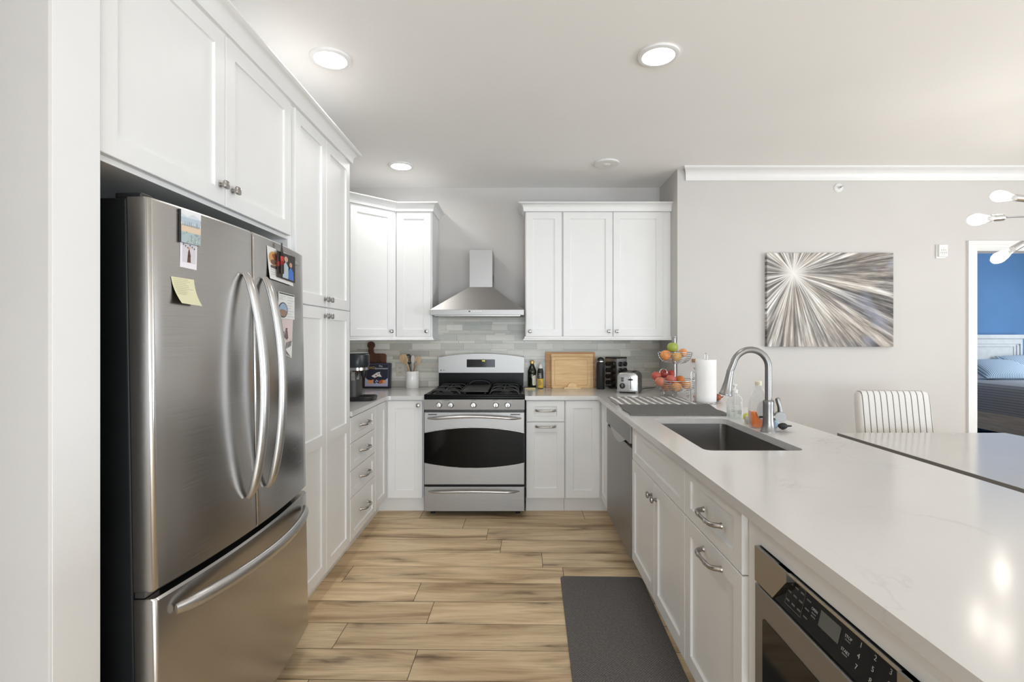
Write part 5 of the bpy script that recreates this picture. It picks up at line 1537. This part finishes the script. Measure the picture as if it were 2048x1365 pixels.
# local: x width, y depth (front at -y)
mb = MB()
def tsec(y, e=0.0):
    return [(p[0], y, p[1]) for p in [(-tw / 2 + e, .022), (tw / 2 - e, .022)] + arc(tw / 2 - .045, thh - .045 - e * .5, .045 - e, 0, 90, 6) + arc(-tw / 2 + .045, thh - .045 - e * .5, .045 - e, 90, 180, 6)]
mb.loft([tsec(-td / 2 + .016), tsec(td / 2 - .016)])
mb.build('shell', M['steel'], t, local=True, smooth=40)
mb = MB().loft([tsec(-td / 2, .008), tsec(-td / 2 + .004, .001), tsec(-td / 2 + .0158, -.001)]); mb.build('front_panel', M['steel_bright'], t, local=True, smooth=30)
mb = MB().loft([tsec(td / 2 - .0158, -.001), tsec(td / 2 - .004, .001), tsec(td / 2, .008)]); mb.build('rear_panel', M['black'], t, local=True, smooth=30)
mb = MB().box(-tw / 2 - .003, tw / 2 + .003, -td / 2 - .002, td / 2 + .002, .009, .0225, .004)
mb.build('base', M['steel'], t, local=True, smooth=0)
for sx_ in (-1, 1):
    for sy_ in (-1, 1):
        MB().box(sx_ * tw / 2 - sx_ * .022, sx_ * (tw / 2 + .003), sy_ * td / 2 - sy_ * .022, sy_ * (td / 2 + .002), .0003, .0095, .002).build('foot', M['steel'], t, local=True, smooth=0)
for x in (-.034, .034):
    MB().box(x - .013, x + .013, -.10, .10, thh - .002, thh + .0015).build('slot', M['black_matte'], t, local=True, smooth=0)
yf = -td / 2 - .0005
MB().box(.0225, .0275, yf - .001, yf + .003, .035, .128).build('lever_slot', M['black'], t, local=True, smooth=0)
MB().lathe([(0, 0), (.018, 0), (.018, .006), (.013, .016), (0, .017)], .025, yf, .109, 20, Matrix.Diagonal((1.15, 1, .42, 1)) @ Matrix.Rotation(math.pi / 2, 4, 'X')).build('lever', M['black'], t, local=True, smooth=40)
MB().lathe([(0, 0), (.0225, 0), (.0225, .003), (.0185, .005), (.0165, .016), (0, .018)], -.040, yf, .058, 24, Matrix.Rotation(math.pi / 2, 4, 'X')).build('dial', M['black'], t, local=True, smooth=40)
MB().box(-.042, -.037, yf - .0185, yf - .0172, .052, .074).build('dial_pointer', M['steel_bright'], t, local=True, smooth=0)
for i in range(4): MB().box(-.050, -.030, yf - .003, yf + .002, .093 + i * .009, .099 + i * .009, .001).build('button', M['black'], t, local=True, smooth=0)
o = MB().tube(bez((1.035, 4.21, ZC + .014), (1.08, 4.26, ZC + .012), (1.12, 4.30, ZC + .008), (1.20, 4.40, ZC + .005), 12), .0034, 8).build('power_cord', M['black'], t, smooth=60)

# ------------------------------------------------------------------ spice rack
rx_, ry_ = .855, 4.385
rr_ = math.radians(38)
sw = .066
t = thing('spice_rack', 'square black and chrome revolving spice rack behind the toaster', 'spice rack', (rx_, ry_, CT1), (0, 0, rr_))
MB().lathe([(0, 0), (.066, 0), (.066, .010), (.05, .014), (0, .014)], 0, 0, .0003, 28).build('turntable', M['black'], t, local=True)
mb = MB().box(-.03, .03, -.03, .03, .014, .262).box(-sw, sw, -sw, sw, .262, .274, .002).box(-sw, sw, -sw, sw, .014, .022, .002)
for sx_ in (-1, 1):
    for sy_ in (-1, 1): mb.box(sx_ * sw, sx_ * (sw - .008), sy_ * sw, sy_ * (sw - .008), .02, .264)
mb.build('tower', M['black'], t, local=True, smooth=0)
for (x, y, a) in ((0, -sw, 0), (sw, 0, 90), (-sw, 0, -90)):
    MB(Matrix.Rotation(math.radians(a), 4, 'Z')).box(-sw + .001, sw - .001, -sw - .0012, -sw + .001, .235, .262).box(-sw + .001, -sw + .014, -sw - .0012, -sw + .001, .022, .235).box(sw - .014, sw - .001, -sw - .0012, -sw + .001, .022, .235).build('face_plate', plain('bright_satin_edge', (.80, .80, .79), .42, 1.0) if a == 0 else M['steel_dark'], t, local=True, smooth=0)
MB().box(-sw + .002, sw - .002, -sw - .0008, -sw + .0005, .022, .262).build('front_plate', plain('bright_satin_metal', (.80, .80, .79), .42, 1.0), t, local=True, smooth=0)
TM = root_matrix(t)
jar_names = {0: 'chrome side', 90: 'wall side', -90: 'left side'}
for a, side in ((0, 'front face'), (-90, 'left face')):
    for i, row in enumerate(('top', 'second', 'third', 'bottom')):
        for x, colm in ((-.029, 'left'), (.029, 'right')):
            z = .215 - .054 * i
            q = Matrix.Rotation(math.radians(a), 4, 'Z')
            jt = thing('spice_jar', 'black-lidded spice jar, %s row, %s column, on the %s of the spice rack' % (row, colm, side), 'spice jar', TM @ (q @ Vector((x, -sw, z))), (0, 0, 0))
            J = TM @ q @ Matrix.Translation((x, -sw, z)) @ Matrix.Rotation(math.pi / 2, 4, 'X')
            MB(J).lathe([(0, -.034), (.018, -.034), (.0195, -.03), (.0195, .004), (0, .004)], 0, 0, 0, 16).build('jar', plain('spice_%d_%d_%s' % (a, i, colm), random.Random(i * 7 + a + (3 if x > 0 else 0)).choice([(.12, .05, .02), (.08, .07, .03), (.15, .09, .04), (.05, .035, .025)]), .3), jt)
            MB(J).lathe([(0, .0042), (.0195, .0042), (.0205, .007), (.0205, .018), (.0185, .021), (.014, .021), (.012, .0195), (0, .0195)], 0, 0, 0, 20).build('lid', M['black'], jt, smooth=40)

# ------------------------------------------------------------------ thermos, boards, bottles right of the range
x_, y_ = px(1201.6, 4.30), 4.315
t = thing('thermos_bottle', 'tall matte black insulated bottle between cutting boards and spice rack', 'bottle', (x_, y_, CT1))
MB().lathe([(0, 0), (.033, 0), (.0355, .004), (.0355, .21), (.034, .222), (.029, .234), (0, .234)], x_, y_, ZC, 32).build('body', M['black_matte'], t, smooth=40)
MB().lathe([(.0, .2345), (.0275, .2345), (.0275, .243), (0, .243)], x_, y_, ZC, 28).build('steel_ring', M['steel_bright'], t, smooth=40)
MB().lathe([(0, .2432), (.029, .2432), (.029, .258), (.024, .268), (.012, .275), (0, .276)], x_, y_, ZC, 28).build('cap', M['black'], t, smooth=40)
def board(x0, x1, z0, z1, y, th_, lean, mat, groove, name, label, r=.012):
    MM = Matrix.Translation((0, y, z0)) @ Matrix.Rotation(math.radians(-lean), 4, 'X')
    pl = rrect(x0, x1, 0, z1 - z0, r, 5)
    if groove:
        root = thing(name, label, 'cutting board', ((x0 + x1) / 2, y, z0))
        MB(MM).prism(pl, -th_, 0, 'y').build('board', mat, root, smooth=0)
        g0 = rrect(x0 + .022, x1 - .022, .022, z1 - z0 - .022, .012, 5); g1 = rrect(x0 + .028, x1 - .028, .028, z1 - z0 - .028, .010, 5)
        MB(MM).prism(g0, -th_ - .0006, -th_ + .001, 'y', holes=[g1]).build('juice_groove', plain('groove_shade_%d' % int(z1 * 1000), rgb(208, 168, 114), .6), root, smooth=0)
        return root
    o = MB(MM).prism(pl, -th_, 0, 'y').build(name, mat, smooth=0)
    return tag(o, label, 'cutting board')
yb_ = 4.395
board(px(1091.7, 4.42), px(1190.7, 4.42), ZC, pz(704.6, 4.45), 4.444, .015, 2.5, M['bamboo_dark'], True, 'cutting_board', 'largest, darker cutting board at the back of the stand', .008)
board(px(1102.5, 4.38), px(1187, 4.38), ZC, pz(708.3, 4.42), 4.420, .014, 2.5, M['bamboo'], True, 'cutting_board', 'middle bamboo cutting board between the largest and the front one', .010)
board(px(1104, 4.36), px(1181.7, 4.36), ZC, pz(714.6, 4.38), 4.396, .014, 2.5, M['bamboo'], True, 'cutting_board', 'smallest bamboo cutting board at the front of the stand', .010)
xm = px(1145, 4.33)
mb = MB()
mb.prism([(xm - .072, ZC)] + [(xm - .072 * math.cos(math.radians(a)) , ZC + .012 + .006 * math.sin(math.radians(a))) for a in (0, 90, 180)] + [(xm + .072, ZC)], 4.325, 4.383, 'y')
mb.prism([(xm - .042 * math.cos(math.radians(a)), ZC + .010 + .040 * math.sin(math.radians(a))) for a in range(0, 181, 12)], 4.345, 4.380, 'y')
o = mb.build('board_stand', plain('pale_bamboo', rgb(238, 208, 160), .5, var=.04, scale=40), smooth=30)
tag(o, 'half-round bamboo foot holding the cutting boards upright', 'stand')
# oil bottle
x_, y_ = px(1064.3, 4.38), 4.40
t = thing('oil_bottle', 'dark green oil bottle with gold cap right of the range', 'bottle', (x_, y_, CT1))
MB().lathe([(0, 0), (.035, 0), (.0375, .004), (.0375, .118), (.036, .128), (.039, .136), (.037, .152), (.026, .182), (.0165, .205), (.0145, .216), (0, .216)], x_, y_, ZC, 28).build('glass', plain('dark_green_glass', (.010, .016, .006), .08, var=.1), t, smooth=40)
MB().lathe([(0, .214), (.0175, .214), (.0185, .222), (.0165, .238), (.010, .243), (0, .243)], x_, y_, ZC, 22).build('cap', plain('gold_cap', (.62, .44, .16), .35, .6), t, smooth=40)
mb = MB(); vs = []; fs = []
for j in range(9):
    for z_ in (.026 + (.012 if j in (0, 8) else 0), .108 + (-.012 if j in (0,) else 0) + .012 * (j / 8)):
        a = math.radians(-88 + 62 * j / 8); vs.append((x_ + .0381 * math.cos(a), y_ + .0381 * math.sin(a), ZC + z_))
for j in range(8): fs.append((2 * j, 2 * j + 2, 2 * j + 3, 2 * j + 1))
mb._add(vs, fs); mb.build('label', plain('cream_label', (.66, .64, .54), .6, var=.12, scale=90), t, smooth=60)
# small yellow bottle
x_, y_ = px(1081, 4.35), 4.365
t = thing('sauce_bottle', 'small dark bottle with yellow label and white cap beside the oil bottle', 'bottle', (x_, y_, CT1))
MB().lathe([(0, 0), (.025, 0), (.0265, .004), (.0265, .150), (.021, .170), (.017, .178), (0, .178)], x_, y_, ZC, 24).build('glass', plain('dark_bottle_glass', (.012, .014, .014), .1), t, smooth=40)
MB().lathe([(.0268, .006), (.0270, .008), (.0270, .085), (.0268, .087)], x_, y_, ZC, 24).build('label', plain('yellow_label', (.68, .43, .06), .5, var=.12, scale=60), t, smooth=40)
mb = MB()
for i, s_ in enumerate(((-.010, .014), (-.004, .020), (-.012, .016), (-.006, .012))):
    mb.tube([(x_ + s_[0] - .006, y_ - .0272, ZC + .03 + i * .012), (x_ + s_[0] + .004, y_ - .0278, ZC + .036 + i * .012), (x_ + s_[1] - .008, y_ - .0268, ZC + .028 + i * .012)], .0016, 6)
mb.build('label_print', M['black'], t, smooth=60)
mb = MB()
for i in range(3): mb.tube([(x_ + .0272 * math.cos(a), y_ + .0272 * math.sin(a), ZC + .10 + i * .014) for a in [math.radians(-130 + 10 * k_) for k_ in range(6)]], .0018, 6)
mb.build('white_print', M['white_plastic'], t, smooth=60)
MB().lathe([(0, .176), (.0185, .176), (.0185, .182), (.014, .200), (.009, .212), (0, .214)], x_, y_, ZC, 20).build('cap', M['white_plastic'], t, smooth=40)
o = MB().box(px(1049.5, 4.3), px(1071, 4.3), 4.285, 4.345, ZC, ZC + .010, .002).build('sponge_cloth', plain('pale_yellow_cloth', (.70, .62, .34), .9, var=.15, scale=60), smooth=0)
tag(o, 'folded pale yellow cloth on the counter in front of the oil bottle', 'cloth')

# ------------------------------------------------------------------ left counter: coffee maker, paddle board, tin, crock, outlet
cmx, cmy = -1.19, 3.56
t = thing('coffee_maker', 'black single-serve coffee maker at the end of the left counter', 'coffee maker', (cmx, cmy, CT1))
def rrp(x0, x1, y0, y1, r, z): return [(p[0], p[1], z) for p in rrect(x0, x1, y0, y1, r, 5)]
MB().loft([rrp(-1.34, -1.022, cmy - .085, cmy + .085, .05, ZC), rrp(-1.34, -1.016, cmy - .088, cmy + .088, .052, ZC + .022), rrp(-1.34, -1.020, cmy - .084, cmy + .084, .05, ZC + .030)]).build('drip_base', M['black'], t, smooth=30)
for i in range(7):
    x = -1.115 + i * .0125; MB().box(x - .0022, x + .0022, cmy - .062, cmy + .062, ZC + .0295, ZC + .0335).build('tray_slat', M['black'], t, smooth=0)
MB().loft([rrp(-1.36, -1.130, cmy - .078, cmy + .078, .03, ZC + .028), rrp(-1.36, -1.130, cmy - .078, cmy + .078, .03, ZC + .19)]).build('column', plain('dark_grey_plastic', (.06, .06, .058), .45), t, smooth=40)
MB().loft([rrp(-1.36, -1.072, cmy - .082, cmy + .082, .07, ZC + .234), rrp(-1.36, -1.066, cmy - .086, cmy + .086, .075, ZC + .25), rrp(-1.36, -1.066, cmy - .086, cmy + .086, .075, ZC + .322), rrp(-1.36, -1.074, cmy - .08, cmy + .08, .07, ZC + .330)]).build('head', plain('black_blue_plastic', (.018, .022, .024), .32), t, smooth=40)
MB().loft([rrp(-1.36, -1.078, cmy - .08, cmy + .08, .066, ZC + .3305), rrp(-1.36, -1.072, cmy - .082, cmy + .082, .068, ZC + .335), rrp(-1.36, -1.085, cmy - .074, cmy + .074, .06, ZC + .338)]).build('lid', M['steel'], t, smooth=40)
MB().loft([rrp(-1.36, -1.076, cmy - .079, cmy + .079, .066, ZC + .214), rrp(-1.36, -1.076, cmy - .079, cmy + .079, .066, ZC + .2335)]).build('chrome_band', M['chrome'], t, smooth=40)
MB().lathe([(0, .16), (.012, .16), (.020, .175), (.022, .214), (0, .214)], -1.10, cmy, ZC, 20).build('spout', M['black'], t)
MB().box(-1.131, -1.1295, cmy - .07, cmy - .02, ZC + .15, ZC + .205).box(-1.165, -1.138, cmy - .0795, cmy - .0775, ZC + .145, ZC + .207).build('side_plate', M['steel_bright'], t, smooth=0)
# walnut paddle board leaning on the tile
zt_ = pz(707.8, 4.44); zr = pz(691, 4.46)
MM = Matrix.Translation((0, 4.46, ZC)) @ Matrix.Rotation(math.radians(-3.5), 4, 'X')
bw0, bw1 = px(703, 4.44), px(770.8, 4.44); hxm = px(741.5, 4.46)
H = zt_ - ZC; Hr = zr - ZC
pl = [(bw0 + .012, 0), (bw1 - .012, 0)] + arc(bw1 - .02, .02, .02, -60, 0, 4) + arc(bw1 - .022, H - .022, .022, 0, 90, 5) + [(hxm + .036, H), (hxm + .024, H + .012), (hxm + .020, Hr - .030)] + arc(hxm, Hr, .033, -48, 228, 16) + [(hxm - .020, Hr - .030), (hxm - .024, H + .012), (hxm - .036, H)] + arc(bw0 + .022, H - .022, .022, 90, 180, 5)
t = thing('paddle_board', 'dark walnut paddle cutting board leaning on the tile behind the tin', 'cutting board', ((bw0 + bw1) / 2, 4.46, CT1))
hole = [(hxm + .006 * math.cos(2 * math.pi * i / 12), Hr + .006 + .006 * math.sin(2 * math.pi * i / 12)) for i in range(12)]
MB(MM).prism(pl, -.018, 0, 'y', holes=[hole]).build('board', M['walnut'], t, smooth=0)
MB(MM).tube([(hxm + .0065 * math.cos(2 * math.pi * i / 14), -.0182, Hr + .006 + .0065 * math.sin(2 * math.pi * i / 14)) for i in range(14)], .0012, 6, closed=True).build('hole_rim', M['black'], t)
# printed dark blue tin
Dt = 4.36
x0, x1, z1 = px(727.3, Dt), px(779.5, Dt), pz(727.5, Dt)
MM = Matrix.Translation((0, Dt + .052, ZC)) @ Matrix.Rotation(math.radians(-5), 4, 'X')
t = thing('game_box', 'dark blue printed box standing against the walnut board', 'box', ((x0 + x1) / 2, Dt, CT1))
H = z1 - ZC
MB(MM).box(x0, x1, -.05, 0, 0, H, .003).build('box', plain('navy_card', (.010, .010, .030), .45), t, smooth=0)
mb = MB(MM)
def pr(pts, col, k=1):
    mb.col = rgb(*col); mb._add([(x0 + (x1 - x0) * u, -.0503 - .0002 * k, H * v) for u, v in pts], [tuple(range(len(pts)))])
def el(cu, cv, a, b, col, k): pr([(cu + a * math.cos(2 * math.pi * i / 14), cv + b * math.sin(2 * math.pi * i / 14)) for i in range(14)], col, k)
pr([(.03, .05), (.93, .05), (.93, .96), (.03, .96)], (88, 88, 112), 0)
pr([(.045, .065), (.915, .065), (.915, .945), (.045, .945)], (22, 22, 44), 1)
pr([(.045, .065), (.915, .065), (.915, .40), (.80, .30), (.62, .24), (.4, .22), (.2, .28), (.045, .42)], (176, 174, 198), 2)
pr([(.28, .47), (.42, .40), (.52, .46), (.68, .44), (.60, .58), (.62, .64), (.50, .62)], (226, 220, 214), 3)
el(.46, .49, .04, .03, (150, 110, 90), 4); el(.55, .56, .04, .02, (110, 100, 110), 5)
r9 = random.Random(5)
for i in range(9): el(.20 + .072 * i, .23 + .03 * r9.random(), .055, .075, r9.choice([(206, 128, 66), (178, 92, 44), (222, 150, 84)]) if abs(i - 4) > 1 else r9.choice([(40, 50, 96), (60, 74, 120)]), 6 + i)
for u, v in ((.46, .25), (.50, .19), (.53, .27), (.49, .30)): el(u, v, .018, .02, (225, 228, 235), 16)
mb.build('cover_print', M['printed'], t, smooth=0, fixn=False)
mb = MB(MM); text_mesh(mb, 'FOXG', .030, frame((x0 + (x1 - x0) * .23, -.0512, H * .80), (1, 0, 0), (0, 0, 1)), .0002)
mb.build('yellow_lettering', plain('gold_print', rgb(200, 160, 70), .5), t, smooth=0, fixn=False)
mb = MB(MM); text_mesh(mb, 'The', .022, frame((x0 + (x1 - x0) * .63, -.0512, H * .87), (1, 0, 0), (0, 0, 1)), .0002)
text_mesh(mb, 'Stonemason', .0225, frame((x0 + (x1 - x0) * .66, -.0512, H * .78), (1, 0, 0), (0, 0, 1)), .0002)
mb.build('white_lettering', plain('white_print', (.7, .7, .72), .5), t, smooth=0, fixn=False)
# crock with utensils
ux, uy = px(823, 4.38), 4.415
o = MB().lathe([(0, 0), (.056, 0), (.058, .003), (.058, .145), (.0565, .1475), (.053, .1475), (.052, .144), (.052, .006), (0, .006)], ux, uy, ZC, 40).build('utensil_crock', M['ceramic'], smooth=40)
tag(o, 'white ceramic crock holding utensils on the counter left of the range', 'crock')
zb = ZC + .008
def utensil(name, label, foot, topp, head, mat, cat='utensil', hr=.006):
    """handle from foot inside the crock to topp, then head builder"""
    a = Vector(foot); b = Vector(topp); ax = (b - a).normalized()
    t = thing(name, label, cat, a)
    MB().tube([a, a * .5 + b * .5, b], [hr, hr * .9, hr * .85], 10).build('handle', mat, t, smooth=60)
    head(t, b, ax, mat)
def paddle(w_, ln, th_=.004, hole=0, slots=0, round_=True):
    def f(t, b, ax, mat):
        u = Vector((1, 0, 0)); u = (u - ax * u.dot(ax)).normalized(); n = u.cross(ax)
        MM_ = Matrix.Identity(4)
        for i in range(3): MM_[i][0] = u[i]; MM_[i][1] = n[i]; MM_[i][2] = ax[i]; MM_[i][3] = b[i]
        pts = [(.006, -.004)] + [(w_ * math.sin(math.radians(a)) ** .7, ln * .5 - ln * .5 * math.cos(math.radians(a))) for a in range(20, 180, 12)] + [(0, ln)]
        pts = pts + [(-x, z) for x, z in reversed(pts[:-1])]
        hs = []
        for i in range(slots):
            z = ln * (.22 + .17 * i); hs.append([(-w_ * .42, z), (w_ * .42, z), (w_ * .42, z + ln * .08), (-w_ * .42, z + ln * .08)])
        MB(MM_).prism(pts, -th_ / 2, th_ / 2, 'y', holes=hs).build('head', mat, t, smooth=30)
    return f
top_z = lambda y: pz(y, 4.42)
def U(x, y): return (px(x, 4.40), uy - .0, pz(y, 4.40))
utensil('wooden_spatula', 'wide wooden spatula leaning farthest left in the crock', (ux + .030, uy + .012, zb), U(811, 727), paddle(.036, .085), M['utensil'])
utensil('wooden_spoon', 'slim wooden spoon leaning left in front of the wide spatula', (ux + .026, uy - .026, zb), U(813.5, 728), paddle(.010, .06), M['utensil'])
utensil('slotted_turner', 'black slotted turner with wooden handle in the middle of the crock', (ux + .012, uy - .008, zb), U(818.5, 729), paddle(.026, .090, .003, 0, 4), M['black'])
utensil('wooden_spoon', 'pale wooden spoon standing nearly upright in the crock', (ux - .004, uy + .026, zb), U(825, 727), paddle(.017, .07), plain('pale_wood', rgb(206, 196, 186), .6))
utensil('wooden_spoon', 'large wooden spoon leaning right in the crock', (ux - .018, uy - .004, zb), U(832.5, 730), paddle(.026, .078), M['utensil'])
utensil('steel_whisk', 'small steel utensil beside the large wooden spoon', (ux - .030, uy + .014, zb), U(829.5, 732), paddle(.010, .045), M['steel_dark'])
def outlet(xc_, zc_, label):
    t = thing('wall_outlet', label, 'outlet', (xc_, YT, zc_ - .057))
    MB().prism(rrect(xc_ - .036, xc_ + .036, zc_ - .0585, zc_ + .0585, .004), YT - .005, YT + .0004, 'y').build('cover_plate', plain('almond_plate_%d' % int(xc_ * 100), (.58, .54, .47), .45), t, smooth=0)
    for dz in (-.02, .02):
        r_ = MB().prism(rrect(xc_ - .017, xc_ + .017, zc_ + dz - .014, zc_ + dz + .014, .012), YT - .0065, YT - .0048, 'y').build('receptacle', plain('almond_socket_%d%d' % (int(xc_ * 100), int(dz * 100)), (.56, .52, .45), .45), t, smooth=0)
        for dx in (-.006, .006): MB().box(xc_ + dx - .0012, xc_ + dx + .0012, YT - .0068, YT - .0062, zc_ + dz - .005, zc_ + dz + .005).build('slot', M['black'], r_, smooth=0)
outlet(px(800.5, YT), pz(740.5, YT), 'almond wall outlet on the tile behind the utensil crock')

# repeats belong together
GROUPS = {'recessed_light': 'recessed lights in the kitchen ceiling', 'spice_jar': 'jars in the spice rack', 'apple': 'fruit in the wire basket',
          'orange': 'fruit in the wire basket', 'cutting_board': 'bamboo cutting boards in the stand', 'pillow': 'pillows on the bed',
          'wooden_spoon': 'utensils in the white crock', 'wooden_spatula': 'utensils in the white crock', 'slotted_turner': 'utensils in the white crock', 'steel_whisk': 'utensils in the white crock',
          'wall_cabinet': 'white wall cabinets', 'corner_wall_cabinet': 'white wall cabinets', 'overhead_cabinet': 'white wall cabinets',
          'base_cabinet': 'white base cabinets', 'corner_cabinet': 'white base cabinets', 'drawer_cabinet': 'white base cabinets', 'sink_cabinet': 'white base cabinets', 'microwave_cabinet': 'white base cabinets',
          'countertop': 'white quartz countertops'}
for o in list(S.objects):
    if o.parent is None and 'label' in o.keys():
        g = GROUPS.get(o.name.split('.')[0])
        if g: o['group'] = g
